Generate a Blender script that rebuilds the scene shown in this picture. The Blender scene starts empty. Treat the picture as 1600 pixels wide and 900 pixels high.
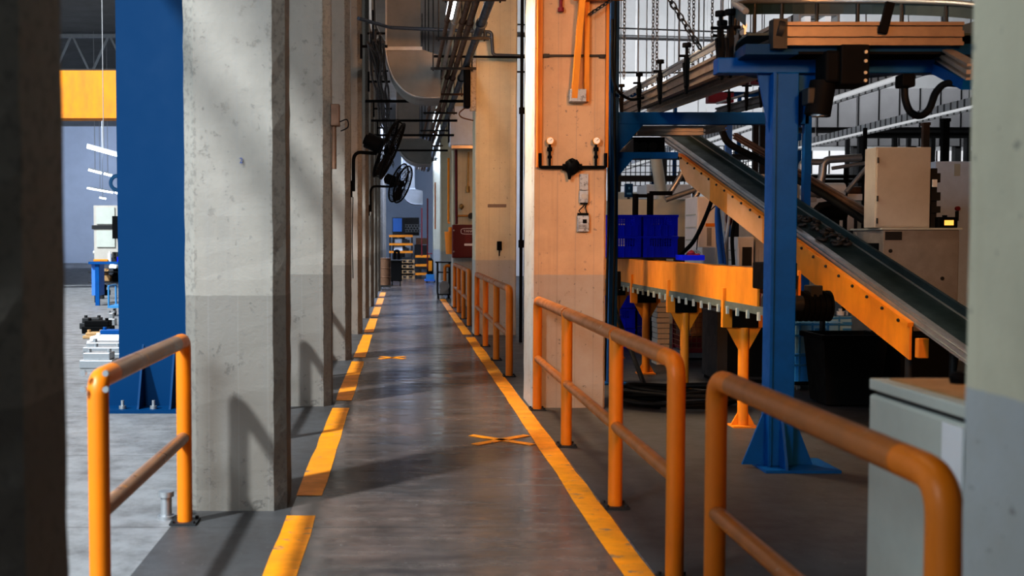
import bpy, bmesh, math, random
from mathutils import Vector, Matrix
random.seed(7)
scn = bpy.context.scene
COL = scn.collection
F, VX, CY, CAMZ = 1700.0, 628.0, 450.0, 1.6
PITCH = math.atan(73.0 / F)

# ---------------------------------------------------------------- helpers
def P(px, py, Y):
    """world point seen at (px,py) standing at distance Y down the aisle"""
    xc, yc = (px - VX) / F, -(py - CY) / F
    d = Vector((xc, math.cos(PITCH) + yc * math.sin(PITCH), -math.sin(PITCH) + yc * math.cos(PITCH)))
    d *= Y / d.y
    return Vector((d.x, Y, CAMZ + d.z))

def XX(px, Y, py=377): return P(px, py, Y).x
def ZZ(py, Y): return P(628, py, Y).z

def tag(o, label=None, cat=None, group=None, kind=None):
    if label: o['label'] = label
    if cat: o['category'] = cat
    if group: o['group'] = group
    if kind: o['kind'] = kind
    return o

def thing(name, loc, label, cat, group=None):
    o = bpy.data.objects.new(name, None)
    COL.objects.link(o)
    o.location = loc
    o.empty_display_size = 0.1
    return tag(o, label, cat, group)

def rounded(pts, r, n=6, closed=False):
    pts = [Vector(p) for p in pts]
    out = [pts[0]]
    for i in range(1, len(pts) - 1):
        a, b, c = pts[i - 1], pts[i], pts[i + 1]
        d1, d2 = (a - b), (c - b)
        rr = min(r, d1.length * .49, d2.length * .49)
        p0, p1 = b + d1.normalized() * rr, b + d2.normalized() * rr
        for k in range(n + 1):
            t = k / n
            out.append((1 - t) ** 2 * p0 + 2 * t * (1 - t) * b + t * t * p1)
    out.append(pts[-1])
    return out

def spline(pts, n=8):
    pts = [Vector(p) for p in pts]
    q = [pts[0] * 2 - pts[1]] + pts + [pts[-1] * 2 - pts[-2]]
    out = []
    for i in range(1, len(q) - 2):
        for k in range(n):
            t = k / n
            a, b, c, d = q[i - 1], q[i], q[i + 1], q[i + 2]
            out.append(.5 * ((2 * b) + (c - a) * t + (2 * a - 5 * b + 4 * c - d) * t * t + (3 * b - a - 3 * c + d) * t ** 3))
    out.append(pts[-1])
    return out

class MB:
    def __init__(self): self.bm = bmesh.new()
    def _merge(self, tmp, sm=False):
        vm = {}
        for v in tmp.verts: vm[v] = self.bm.verts.new(v.co)
        for f in tmp.faces:
            try: self.bm.faces.new([vm[v] for v in f.verts]).smooth = sm
            except ValueError: pass
        tmp.free()
    def box(self, c, s, rot=None, bev=0):
        t = bmesh.new()
        bmesh.ops.create_cube(t, size=1)
        for v in t.verts: v.co = Vector((v.co.x * s[0], v.co.y * s[1], v.co.z * s[2]))
        if bev: bmesh.ops.bevel(t, geom=t.edges[:], offset=min(bev, min(s) * .45), segments=2, affect='EDGES', profile=.5)
        m = Matrix.Translation(Vector(c))
        if rot is not None: m = m @ (rot.to_4x4() if isinstance(rot, Matrix) else rot)
        bmesh.ops.transform(t, matrix=m, verts=t.verts[:])
        self._merge(t)
        return self
    def span(self, x0, x1, y0, y1, z0, z1, bev=0):
        return self.box(((x0 + x1) / 2, (y0 + y1) / 2, (z0 + z1) / 2), (abs(x1 - x0), abs(y1 - y0), abs(z1 - z0)), bev=bev)
    def beam(self, p0, p1, w, h, up=(0, 0, 1), bev=0):
        """box from p0 to p1; w across, h along up"""
        p0, p1 = Vector(p0), Vector(p1)
        d = (p1 - p0); L = d.length; d.normalize()
        side = d.cross(Vector(up)).normalized()
        u = side.cross(d)
        m = Matrix((side, d, u)).transposed()
        return self.box((p0 + p1) / 2, (w, L, h), m, bev)
    def tube(self, pts, r, seg=12, cap=True):
        pts = [Vector(p) for p in pts]
        n = len(pts); rs = r if isinstance(r, (list, tuple)) else [r] * n
        rings = []; prev = None
        for i in range(n):
            d = (pts[min(i + 1, n - 1)] - pts[max(i - 1, 0)])
            if d.length < 1e-9: d = Vector((0, 0, 1))
            d.normalize()
            if prev is None:
                a = Vector((0, 0, 1)) if abs(d.z) < .9 else Vector((1, 0, 0))
                u = d.cross(a).normalized()
            else:
                u = prev - d * prev.dot(d)
                if u.length < 1e-6: u = d.orthogonal()
                u.normalize()
            prev = u; v = d.cross(u)
            rings.append([self.bm.verts.new(pts[i] + (u * math.cos(2 * math.pi * k / seg) + v * math.sin(2 * math.pi * k / seg)) * rs[i]) for k in range(seg)])
        for i in range(n - 1):
            for k in range(seg):
                self.bm.faces.new((rings[i][k], rings[i][(k + 1) % seg], rings[i + 1][(k + 1) % seg], rings[i + 1][k])).smooth = True
        if cap:
            self.bm.faces.new(rings[0][::-1]); self.bm.faces.new(rings[-1])
        return self
    def cyl(self, p0, p1, r, seg=16, r2=None):
        return self.tube([p0, p1], [r, r if r2 is None else r2], seg)
    def ring(self, c, nrm, R, r, seg=32, s2=6):
        c = Vector(c); nrm = Vector(nrm).normalized(); u = nrm.orthogonal().normalized(); v = nrm.cross(u)
        rings = []
        for i in range(seg):
            a = 2 * math.pi * i / seg
            o = u * math.cos(a) + v * math.sin(a)
            rings.append([self.bm.verts.new(c + o * (R + r * math.cos(2 * math.pi * k / s2)) + nrm * r * math.sin(2 * math.pi * k / s2)) for k in range(s2)])
        for i in range(seg):
            for k in range(s2):
                self.bm.faces.new((rings[i][k], rings[(i + 1) % seg][k], rings[(i + 1) % seg][(k + 1) % s2], rings[i][(k + 1) % s2])).smooth = True
        return self
    def prism(self, poly, d):
        """extrude polygon (3D points) by vector d"""
        d = Vector(d)
        a = [self.bm.verts.new(Vector(p)) for p in poly]
        b = [self.bm.verts.new(Vector(p) + d) for p in poly]
        self.bm.faces.new(a[::-1]); self.bm.faces.new(b)
        n = len(a)
        for i in range(n): self.bm.faces.new((a[i], a[(i + 1) % n], b[(i + 1) % n], b[i]))
        return self
    def quad(self, pts):
        self.bm.faces.new([self.bm.verts.new(Vector(p)) for p in pts]); return self
    def blob(self, c, s, rot=None, sub=1, jit=.2):
        t = bmesh.new(); bmesh.ops.create_icosphere(t, subdivisions=sub, radius=1)
        for v in t.verts:
            k = 1 + random.uniform(-jit, jit)
            v.co = Vector((v.co.x * s[0] * k, v.co.y * s[1] * k, v.co.z * s[2] * k))
        m = Matrix.Translation(Vector(c))
        if rot is not None: m = m @ rot.to_4x4()
        bmesh.ops.transform(t, matrix=m, verts=t.verts[:]); self._merge(t, True); return self
    def build(self, name, mat, parent=None, smooth=True, org=None):
        bmesh.ops.recalc_face_normals(self.bm, faces=self.bm.faces[:])
        me = bpy.data.meshes.new(name)
        o0 = Vector(org) if org is not None else None
        if parent is not None:
            w = parent.location.copy()
            if parent.parent is not None: w = w + parent.parent.location
            o0 = w
        if o0 is not None: bmesh.ops.translate(self.bm, verts=self.bm.verts[:], vec=-o0)
        self.bm.to_mesh(me); self.bm.free()
        if smooth:
            fl = [pl.use_smooth for pl in me.polygons]
            me.set_sharp_from_angle(angle=math.radians(62))
            me.polygons.foreach_set('use_smooth', fl); me.update()
        me.materials.append(mat)
        o = bpy.data.objects.new(name, me); COL.objects.link(o)
        if parent is not None: o.parent = parent
        elif org is not None: o.location = org
        return o

def solo(mb, name, mat, label, cat, group=None, org=None, kind=None):
    return tag(mb.build(name, mat, org=org), label, cat, group, kind)

def dup(root, loc, label=None, group=None):
    r = root.copy(); COL.objects.link(r); r.location = loc
    if label: r['label'] = label
    if group: r['group'] = group
    for ch in list(root.children):
        c = ch.copy(); COL.objects.link(c); c.parent = r
        for g in list(ch.children):
            d = g.copy(); COL.objects.link(d); d.parent = c
    return r

def lettering(txt, size, loc, mat, parent, name='lettering', depth=.002):
    """letters standing in the XZ plane, facing the aisle entrance (-Y)"""
    cu = bpy.data.curves.new(name, 'FONT'); cu.body = txt; cu.size = size; cu.extrude = depth
    cu.align_x = 'CENTER'; cu.align_y = 'CENTER'
    tmp = bpy.data.objects.new(name, cu); COL.objects.link(tmp)
    dg = bpy.context.evaluated_depsgraph_get()
    me = bpy.data.meshes.new_from_object(tmp.evaluated_get(dg))
    bpy.data.objects.remove(tmp)
    me.transform(Matrix.Rotation(math.pi / 2, 4, 'X'))
    me.materials.clear(); me.materials.append(mat)
    o = bpy.data.objects.new(name, me); COL.objects.link(o)
    o.parent = parent
    w = parent.location.copy()
    if parent.parent is not None: w = w + parent.parent.location
    o.location = Vector(loc) - w
    return o

# ---------------------------------------------------------------- materials
class NT:
    def __init__(self, name):
        self.m = bpy.data.materials.new(name); self.m.use_nodes = True
        self.t = self.m.node_tree; self.b = self.t.nodes['Principled BSDF']
        self.tc = None
    def n(self, typ, **kw):
        x = self.t.nodes.new(typ)
        for k, v in kw.items():
            if isinstance(k, str) and hasattr(x, k): setattr(x, k, v)
            else: x.inputs[k].default_value = v
        return x
    def l(self, a, b): self.t.links.new(a, b)
    def coord(self, kind='Object', scale=(1, 1, 1)):
        tc = self.n('ShaderNodeTexCoord'); mp = self.n('ShaderNodeMapping')
        mp.inputs['Scale'].default_value = scale
        self.l(tc.outputs[kind], mp.inputs['Vector']); return mp.outputs['Vector']
    def noise(self, vec, scale, detail=4, rough=.6):
        x = self.n('ShaderNodeTexNoise'); x.inputs['Scale'].default_value = scale
        x.inputs['Detail'].default_value = detail; x.inputs['Roughness'].default_value = rough
        self.l(vec, x.inputs['Vector']); return x.outputs['Fac']
    def ramp(self, fac, stops):
        r = self.n('ShaderNodeValToRGB'); e = r.color_ramp.elements
        while len(e) < len(stops): e.new(.5)
        for i, (p, c) in enumerate(stops):
            e[i].position = p; e[i].color = (c, c, c, 1) if not isinstance(c, tuple) else (*c, 1)
        self.l(fac, r.inputs['Fac']); return r.outputs['Color']
    def mix(self, fac, a, b, mode='MIX'):
        x = self.n('ShaderNodeMix', data_type='RGBA', blend_type=mode)
        for sock, v in ((x.inputs[0], fac), (x.inputs[6], a), (x.inputs[7], b)):
            if isinstance(v, (int, float)): sock.default_value = v
            elif isinstance(v, tuple): sock.default_value = (*v, 1)
            else: self.l(v, sock)
        return x.outputs[2]
    def math(self, op, a, b=0.0):
        x = self.n('ShaderNodeMath', operation=op)
        for s, v in ((x.inputs[0], a), (x.inputs[1], b)):
            if isinstance(v, (int, float)): s.default_value = v
            else: self.l(v, s)
        return x.outputs[0]
    def bump(self, h, strength=.3, dist=.01):
        x = self.n('ShaderNodeBump'); x.inputs['Strength'].default_value = strength; x.inputs['Distance'].default_value = dist
        self.l(h, x.inputs['Height']); self.l(x.outputs['Normal'], self.b.inputs['Normal'])
    def base(self, c):
        if isinstance(c, tuple): self.b.inputs['Base Color'].default_value = (*c, 1)
        else: self.l(c, self.b.inputs['Base Color'])
    def rough(self, r):
        if isinstance(r, (int, float)): self.b.inputs['Roughness'].default_value = r
        else: self.l(r, self.b.inputs['Roughness'])

def simple(name, col, rough=.5, metal=0, dirt=.25, spec=.35, dirtcol=None, scale=6, bump=.08, wear=None, wearcol=(.12, .06, .03), stretch=(1, 1, 1)):
    """painted or plain surface with soft dirt, optional worn spots"""
    k = NT(name); v = k.coord('Object', stretch)
    f = k.ramp(k.noise(v, scale, 5, .65), [(.3, 0.0), (.75, 1.0)])
    dc = dirtcol or tuple(c * .35 for c in col)
    c = k.mix(k.math('MULTIPLY', f, dirt), col, dc)
    if wear:
        w = k.ramp(k.noise(v, scale * 2.3, 6, .7), [(1 - wear - .03, 0.0), (1 - wear + .03, 1.0)])
        c = k.mix(w, c, wearcol)
    k.base(c); k.b.inputs['Metallic'].default_value = metal; k.b.inputs['Specular IOR Level'].default_value = spec
    k.rough(k.math('ADD', k.math('MULTIPLY', f, .2), rough - .05))
    if bump: k.bump(k.noise(v, scale * 6, 3), bump, .004)
    return k.m

def emis(name, col, s):
    k = NT(name); k.base((.8, .8, .8))
    k.b.inputs['Emission Color'].default_value = (*col, 1); k.b.inputs['Emission Strength'].default_value = s
    return k.m

def column_paint(name, upper, lower, line=1.28, chips=.41, grime=(.13, .13, .135), ex=-.99, eh=.215, side=None):
    k = NT(name); v = k.coord('Object'); pos = k.n('ShaderNodeSeparateXYZ'); k.l(v, pos.inputs[0])
    n1 = k.noise(v, 2.2, 6, .7); n2 = k.noise(v, 11, 6, .72); n3 = k.noise(v, 60, 3, .6)
    vs = k.coord('Object', (9, 9, .35)); st = k.noise(vs, 1.0, 4, .6)
    zb = k.math('ADD', pos.outputs[2], k.math('MULTIPLY', k.math('SUBTRACT', n2, .5), .02))
    isup = k.math('GREATER_THAN', zb, line)
    c = k.mix(isup, lower, upper)
    if side: c = k.mix(k.math('LESS_THAN', pos.outputs[0], 1.263), c, side)  # paler -X face: light falling from the left is put into the paint
    c = k.mix(k.math('MULTIPLY', k.ramp(n1, [(.40, 0.), (.65, 1.)]), .34), c, tuple(x * .58 for x in upper))
    c = k.mix(k.math('MULTIPLY', k.ramp(st, [(.55, 0.), (.85, 1.)]), .30), c, grime)
    low = k.ramp(k.math('DIVIDE', pos.outputs[2], 2.4), [(0., 1.0), (.5, .7), (1., .5)])
    chip = k.math('MULTIPLY', k.ramp(n2, [(1 - chips - .02, 0.), (1 - chips + .02, 1.)]), k.ramp(k.noise(v, 3.1, 3, .5), [(.46, 0.), (.56, 1.)]))
    chip = k.math('MULTIPLY', chip, low)
    edge = k.math('GREATER_THAN', k.math('ABSOLUTE', k.math('SUBTRACT', pos.outputs[0], ex)), eh)
    echip = k.math('MULTIPLY', edge, k.ramp(k.noise(v, 30, 5, .7), [(.53, 0.), (.57, 1.)]))
    chip = k.math('MAXIMUM', chip, k.math('MULTIPLY', echip, .55))
    c = k.mix(k.math('MULTIPLY', chip, .85), c, (.09, .08, .07))
    k.base(c); k.rough(.62)
    br = k.math('LESS_THAN', k.math('ABSOLUTE', k.math('SUBTRACT', k.math('FRACT', k.math('ADD', k.math('DIVIDE', pos.outputs[0], .175), k.math('MULTIPLY', n1, .05))), .5)), .016)
    c = k.mix(k.math('MULTIPLY', br, .30), c, (.2, .19, .18)); k.base(c)
    sp = k.ramp(k.noise(v, 22, 3, .6), [(.665, 0.), (.69, 1.)])
    c = k.mix(k.math('MULTIPLY', sp, .55), c, (.12, .11, .10)); k.base(c)
    h = k.math('SUBTRACT', k.math('ADD', n2, k.math('MULTIPLY', n3, .35)), k.math('MULTIPLY', chip, 1.2))
    k.bump(h, .35, .010)
    return k.m

def floor_mat():
    k = NT('floor_concrete'); v = k.coord('Object'); sep = k.n('ShaderNodeSeparateXYZ'); k.l(v, sep.inputs[0])
    n1 = k.noise(v, .9, 7, .72); n2 = k.noise(v, 3.5, 6, .7); n3 = k.noise(v, 26, 4, .7)
    aisle = k.math('MULTIPLY', k.math('GREATER_THAN', sep.outputs[0], -.66), k.math('LESS_THAN', sep.outputs[0], 1.22))
    left = k.math('LESS_THAN', sep.outputs[0], -1.3)
    ca = k.mix(k.ramp(n1, [(.38, 0.), (.60, 1.)]), (.125, .088, .074), (.050, .044, .044))
    vs2 = k.coord('Object', (.7, 5.0, 1)); n4 = k.noise(vs2, 1.6, 6, .7)
    ca = k.mix(k.math('MULTIPLY', k.ramp(n4, [(.45, 0.), (.62, 1.)]), .35), ca, (.14, .115, .10))
    cs = k.mix(k.ramp(n1, [(.3, 0.), (.7, 1.)]), (.065, .065, .067), (.034, .034, .035))
    cl = k.mix(k.ramp(n1, [(.3, 0.), (.7, 1.)]), (.225, .225, .225), (.17, .17, .175))
    c = k.mix(aisle, cs, ca); c = k.mix(left, c, cl)
    c = k.mix(k.math('MULTIPLY', k.ramp(n2, [(.42, 0.), (.68, 1.)]), .65), c, (.035, .03, .027))
    c = k.mix(k.math('MULTIPLY', k.ramp(n3, [(.64, 0.), (.72, 1.)]), .25), c, (.5, .48, .45))
    # saw-cut joints every 2.05 m down the aisle
    fr = k.math('FRACT', k.math('DIVIDE', k.math('ADD', sep.outputs[1], .13), 2.05))
    j = k.math('LESS_THAN', fr, .007)
    c = k.mix(k.math('MULTIPLY', j, .75), c, (.03, .028, .025))
    k.base(c)
    ra = k.math('ADD', k.math('MULTIPLY', k.ramp(n4, [(.35, 0.), (.65, 1.)]), .22), .10)
    rs = k.math('ADD', k.math('MULTIPLY', n2, .3), .36)
    mx = k.n('ShaderNodeMix', data_type='FLOAT'); k.l(aisle, mx.inputs[0]); k.l(rs, mx.inputs[2]); k.l(ra, mx.inputs[3])
    k.l(mx.outputs[0], k.b.inputs['Roughness'])
    k.bump(k.math('ADD', k.noise(v, 9, 4), k.math('ADD', k.math('MULTIPLY', n3, .3), n4)), .10, .006)
    return k.m

M = {}
M['floor'] = floor_mat()
M['col'] = column_paint('white_concrete_paint', (.64, .72, .765), (.52, .58, .61))
M['coldark'] = column_paint('shade_dark_concrete_paint', (.22, .20, .17), (.15, .135, .115))  # near-left column: its shade is put into a darker paint
M['colr'] = column_paint('cream_concrete_lit_side', (.70, .48, .33), (.45, .38, .30), chips=.38, grime=(.16, .10, .06), ex=1.595, eh=.9, side=(.50, .51, .51))
M['coltan'] = column_paint('tan_concrete_lit_side', (.64, .38, .205), (.44, .35, .27), chips=.38, grime=(.20, .09, .03), ex=1.595, eh=.9, side=(.50, .51, .51))
M['colnear'] = column_paint('pale_concrete_paint', (.56, .52, .38), (.40, .41, .40), chips=.3, grime=(.28, .20, .10), ex=1.595, eh=.9)
M['yellow'] = simple('yellow_enamel', (.66, .175, .005), .38, dirt=.35, dirtcol=(.32, .10, .008), scale=5, wear=.30, wearcol=(.20, .09, .03), stretch=(1, 1, .5))
M['cyellow'] = simple('orange_yellow_panel', (.92, .30, .010), .45, dirt=.7, dirtcol=(.42, .15, .03), scale=3, stretch=(1, 1, .35), wear=.27, wearcol=(.16, .07, .02))
M['brown'] = simple('worn_brown_rail', (.20, .10, .055), .30, .25, dirt=.8, dirtcol=(.34, .20, .12), scale=7, wear=.36, wearcol=(.55, .22, .03))
M['line'] = simple('yellow_floor_paint', (.90, .29, .003), .42, dirt=.75, dirtcol=(.36, .15, .015), scale=3.0, wear=.385, wearcol=(.15, .12, .09), stretch=(1, 2, 1))
M['blue'] = simple('deep_blue_steel', (.0, .033, .10), .5, spec=.1, dirt=.3, dirtcol=(0, .03, .09), scale=2)
M['blue2'] = simple('blue_gantry_paint', (.001, .078, .28), .45, spec=.15, dirt=.4, dirtcol=(0, .02, .07), scale=4)
M['crate'] = simple('blue_crate_plastic', (.004, .018, .85), .5, spec=.1, dirt=.2, scale=4)
M['lblue'] = simple('light_blue_plastic', (.05, .24, .50), .35, dirt=.3, scale=3)
M['black'] = simple('black_metal', (.006, .006, .0065), .55, spec=.04, dirt=.3, scale=6)
M['rubber'] = simple('black_rubber', (.007, .007, .007), .6, spec=.15, dirt=.3, scale=8)
M['dark'] = simple('dark_grey_metal', (.03, .03, .031), .5, .3, dirt=.4, scale=5)
M['pipeblue'] = simple('slate_blue_pipe', (.045, .065, .095), .4, .2, dirt=.4, scale=6)
M['piperust'] = simple('rusty_pipe', (.16, .085, .05), .55, .3, dirt=.6, scale=7)
M['steel'] = simple('grey_steel', (.42, .43, .44), .38, .75, dirt=.35, scale=6)
M['alu'] = simple('aluminium_profile', (.50, .43, .37), .33, .7, dirt=.4, dirtcol=(.2, .15, .12), scale=4)
M['duct'] = simple('duct_sheet', (.23, .23, .22), .5, .3, dirt=.35, scale=2)
M['belt'] = simple('belt_rubber', (.018, .040, .047), .5, dirt=.4, scale=5)
M['greybox'] = simple('beige_grey_cabinet', (.50, .47, .42), .5, dirt=.35, dirtcol=(.25, .2, .16), scale=2.2)
M['cab'] = simple('pale_grey_cabinet', (.52, .55, .49), .5, dirt=.4, dirtcol=(.28, .28, .25), scale=2.2)
M['white'] = simple('white_panel', (.80, .81, .82), .45, dirt=.2, scale=2)
M['red'] = simple('dark_red_cabinet', (.10, .004, .009), .4, dirt=.2, scale=3)
M['redp'] = simple('red_plastic', (.26, .02, .03), .5, dirt=.3, scale=4)
M['wall'] = simple('light_grey_wall', (.55, .56, .57), .7, dirt=.25, scale=.6)
M['walld'] = simple('dark_wall', (.12, .12, .125), .7, dirt=.3, scale=.6)
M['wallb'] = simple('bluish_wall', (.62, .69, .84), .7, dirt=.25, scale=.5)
M['roof'] = simple('roof_sheet', (.20, .20, .20), .7, dirt=.3, scale=1)
M['ceil'] = simple('concrete_ceiling', (.40, .36, .32), .8, dirt=.3, scale=1)
M['wood'] = simple('pallet_wood', (.45, .27, .12), .7, dirt=.4, scale=9)
M['letter'] = simple('white_lettering', (.75, .68, .68), .5, dirt=0, bump=0)
M['ink'] = simple('blue_ink', (.02, .05, .2), .6, dirt=0, bump=0)
M['inkg'] = simple('grey_ink', (.2, .16, .13), .6, dirt=0, bump=0)
M['brass'] = simple('brass', (.45, .28, .10), .4, .8, dirt=.4, scale=12)
M['glassdial'] = simple('dial_face', (.70, .70, .66), .25, dirt=.1)
M['binpale'] = simple('pale_blue_bin', (.32, .55, .68), .4, dirt=.3)
M['cage'] = simple('rusty_mesh', (.30, .13, .07), .6, dirt=.4)
M['peach'] = simple('lit_orange_panel', (.86, .44, .20), .45, dirt=.5, dirtcol=(.6, .28, .09), scale=3)  # brighter light on parts of the belt guard, painted in as peach
M['aludark'] = simple('brown_aluminium', (.26, .20, .16), .4, .6, dirt=.5, scale=4)
M['glow'] = emis('window_glow', (.95, .97, 1.0), .45)
M['railorange'] = simple('worn_orange_rail', (.40, .125, .018), .32, .15, dirt=.8, dirtcol=(.26, .11, .04), scale=6, wear=.33, wearcol=(.50, .38, .30))
M['railgrey'] = simple('dull_green_grey_rail', (.15, .17, .145), .5, .2)
M['machgrey'] = simple('grey_brown_machine', (.30, .27, .24), .5, dirt=.4)
M['coolwhite'] = simple('cool_white_panel', (.66, .77, .92), .45, dirt=.2)
M['wire'] = simple('galvanised_rod', (.42, .42, .42), .45, .5, dirt=.2)
M['screen'] = emis('amber_screen', (1.0, .42, .02), 1.2)
M['tube'] = emis('fluorescent_tube', (.93, .97, 1.0), 9)
M['tubew'] = emis('lamp_tray_glow', (.95, .97, 1.0), .38)
M['blueglow'] = simple('faded_blue_panel', (.06, .20, .60), .5, dirt=.2)
k = NT('slotted_tray'); v = k.coord('Object'); s_ = k.n('ShaderNodeSeparateXYZ'); k.l(v, s_.inputs[0])
k.base(k.mix(k.math('GREATER_THAN', k.math('FRACT', k.math('DIVIDE', s_.outputs[1], .3)), .72), (.55, .56, .57), (.04, .04, .04))); k.rough(.5); M['tray'] = k.m
k = NT('clear_pane'); k.base((.8, .9, .9)); k.b.inputs['Transmission Weight'].default_value = .9; k.rough(.08); M['pane'] = k.m
k = NT('translucent_blue'); k.base((.05, .34, .80)); k.rough(.35); M['binblue'] = k.m
# ================================================================ setting
def struct(mb, name, mat, org=None):
    return tag(mb.build(name, mat, org=org), kind='structure')

struct(MB().span(-34, 40, -6, 90, -.2, 0), 'floor', M['floor'])
struct(MB().span(-4.1, 2.3, -9, 62, 7.5, 7.8), 'ceiling', M['ceil'])
struct(MB().span(2.3, 34, -9, 52, 13.0, 13.3), 'ceiling_right', M['roof'])
struct(MB().span(-34, -4.1, 33, 84, 10.0, 10.3), 'ceiling_left', M['roof'])
struct(MB().span(2.3, 40, 50, 50.3, 0, 13.0), 'wall_right_back', M['wall'])
struct(MB().span(34, 34.3, -9, 50, 0, 13.0), 'wall_right', M['walld'])
struct(MB().span(-34, -4.1, 80, 80.3, 0, 10), 'wall_left_back', M['wallb'])
struct(MB().span(-4.1, 2.3, 62, 62.3, 0, 7.8), 'wall_back', M['wallb'])
struct(MB().span(-4.1, 34, -8.9, -8.6, 0, 13), 'wall_front', M['walld'])
struct(MB().span(2.0, 2.3, -9, 62, 7.8, 13.3), 'wall_upper_right', M['wall'])

# ---------------------------------------------------------------- columns
def column_mesh(x0, x1, d, h, mat, ch=.045):
    mb = MB()
    poly = [(x0 + ch, 0, 0), (x1 - ch, 0, 0), (x1, ch, 0), (x1, d - ch, 0), (x1 - ch, d, 0), (x0 + ch, d, 0), (x0, d - ch, 0), (x0, ch, 0)]
    n = 60
    rings = []
    for i in range(n + 1):
        z = h * i / n
        rg = []
        for p in poly:
            j = .0025
            rg.append(mb.bm.verts.new((p[0] + random.uniform(-j, j), p[1] + random.uniform(-j, j), z)))
        rings.append(rg)
    for a, b in zip(rings, rings[1:]):
        for k in range(8): mb.bm.faces.new((a[k], a[(k + 1) % 8], b[(k + 1) % 8], b[k]))
    mb.bm.faces.new(rings[0][::-1]); mb.bm.faces.new(rings[-1])
    return mb.build('concrete_column', mat)

LY = [2.02, 6.4, 10.5, 14.55, 18.7, 22.6, 26.6, 30.7, 34.8, 38.9, 43.0, 47.1]
LL = ['dark shadowed concrete column filling the left edge of the view',
      'broad white concrete column with a small blue 2 stencilled on it, behind the left railing',
      'white concrete column right behind the one with the blue 2, left of the aisle',
      'third white column along the left of the aisle, with a conduit box on its edge',
      'narrow white column carrying the nearest black wall fan',
      'thin sliver of white column just before the second black wall fan',
      'thin white column carrying the second black wall fan',
      'far white column just past the second wall fan, left of the aisle',
      'far left aisle column before the brown drum',
      'far left aisle column beside the brown drum and black bin',
      'bluish far left aisle column beside the yellow rack',
      'farthest bluish column on the left of the aisle, by the yellow rack']
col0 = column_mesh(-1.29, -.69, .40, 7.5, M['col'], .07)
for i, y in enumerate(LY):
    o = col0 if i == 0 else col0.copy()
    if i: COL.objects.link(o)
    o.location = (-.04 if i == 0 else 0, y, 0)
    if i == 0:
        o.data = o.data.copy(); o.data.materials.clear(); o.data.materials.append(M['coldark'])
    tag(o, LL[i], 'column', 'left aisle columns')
RY = [1.75, 10.4, 18.55, 26.7, 34.9, 43.0]
RL = ['blurred pale column filling the right edge of the view',
      'cream column with yellow corner strips and a black gauge manifold, beside the blue crates',
      'cream column left of the gauge column, with a small black holder on its face',
      'cream column carrying the dark red fire cabinet',
      'far bluish column on the right behind the fire cabinet column',
      'farthest column on the right of the aisle, by the extinguisher']
colr0 = column_mesh(1.24, 1.95, .65, 7.5, M['colr'], .02)
for i, y in enumerate(RY):
    o = colr0 if i == 0 else colr0.copy()
    if i: COL.objects.link(o)
    o.location = (0, y, 0)
    if i == 0:
        o.data = o.data.copy(); o.data.materials.clear(); o.data.materials.append(M['colnear'])
    if i == 1:
        o.data = o.data.copy(); o.data.materials.clear(); o.data.materials.append(M['coltan'])
    tag(o, RL[i], 'column', 'right aisle columns')

# the number stencilled on the second left column
t = thing('stencil', (-.94, 6.392, 2.07), 'small blue number 2 stencilled on the white column', 'marking')
lettering('2', .045, (-.94, 6.386, 2.07), M['ink'], t, 'numeral')

# conduit boxes on left column edges
for i, (y, z, l) in enumerate([(10.44, 2.8, 'brown conduit box and pipe on the edge of the second white column')]):
    t = thing('junction_box', (-.66, y, z), l, 'junction box', 'conduit boxes on the left columns')
    MB().span(-.685, -.60, y + .08, y + .2, z - .09, z + .12, .01).build('box', M['piperust'], t)
    MB().tube([(-.655, y + .14, z - .09), (-.655, y + .14, z - .5)], .022).build('conduit', M['piperust'], t)
    MB().tube(spline([(-.6, y + .1, z - .05), (-.53, y + .1, z - .03), (-.52, y + .1, z - .1), (-.59, y + .1, z - .14)]), .006, 6).build('cable', M['black'], t)

struct(MB().span(-3.60, -3.46, -9, 33, 5.9, 6.05), 'shade_beam', M['roof'])  # unseen beam added to cast diagonal shade on the left columns
# ---------------------------------------------------------------- floor markings
def strip(mb, x, w, y0, y1, z=.003):
    n = max(2, int((y1 - y0) / .4)); vs = []
    for i in range(n + 1):
        y = y0 + (y1 - y0) * i / n
        a = w / 2 + random.uniform(-.006, .006); b = w / 2 + random.uniform(-.006, .006)
        vs.append((mb.bm.verts.new((x - a, y, z)), mb.bm.verts.new((x + b, y, z))))
    for p, q in zip(vs, vs[1:]): mb.bm.faces.new((p[0], p[1], q[1], q[0]))
mb = MB()
edges = [3.0] + sum([[y - .12, y + .38] for y in LY[1:8]], []) + [34.0]
for a, b in zip(edges[0::2], edges[1::2]): strip(mb, -.585, .165, a, b)
solo(mb, 'floor_line', M['line'], 'broken yellow line on the floor along the left columns', 'floor marking')
mb = MB(); strip(mb, 1.135, .15, 2.6, 18.1); strip(mb, 1.12, .15, 18.6, 30)
solo(mb, 'floor_line', M['line'], 'continuous yellow line on the floor along the right railing', 'floor marking')
def cross(x, y, s, label):  # two tape strokes
    mb = MB()
    for (dx, dy) in ((1, .9), (1, -.9)):
        mb.beam((x - dx * s / 2, y - dy * s / 2, .004), (x + dx * s / 2, y + dy * s / 2, .004), .075, .003)
    solo(mb, 'floor_cross', M['line'], label, 'floor marking', 'tape crosses on the aisle floor')
cross(.80, 8.7, .46, 'yellow tape cross on the aisle floor nearer the viewer, by the right line')
cross(-.13, 14.9, .34, 'small yellow tape cross on the aisle floor farther away, by the left line')

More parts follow.
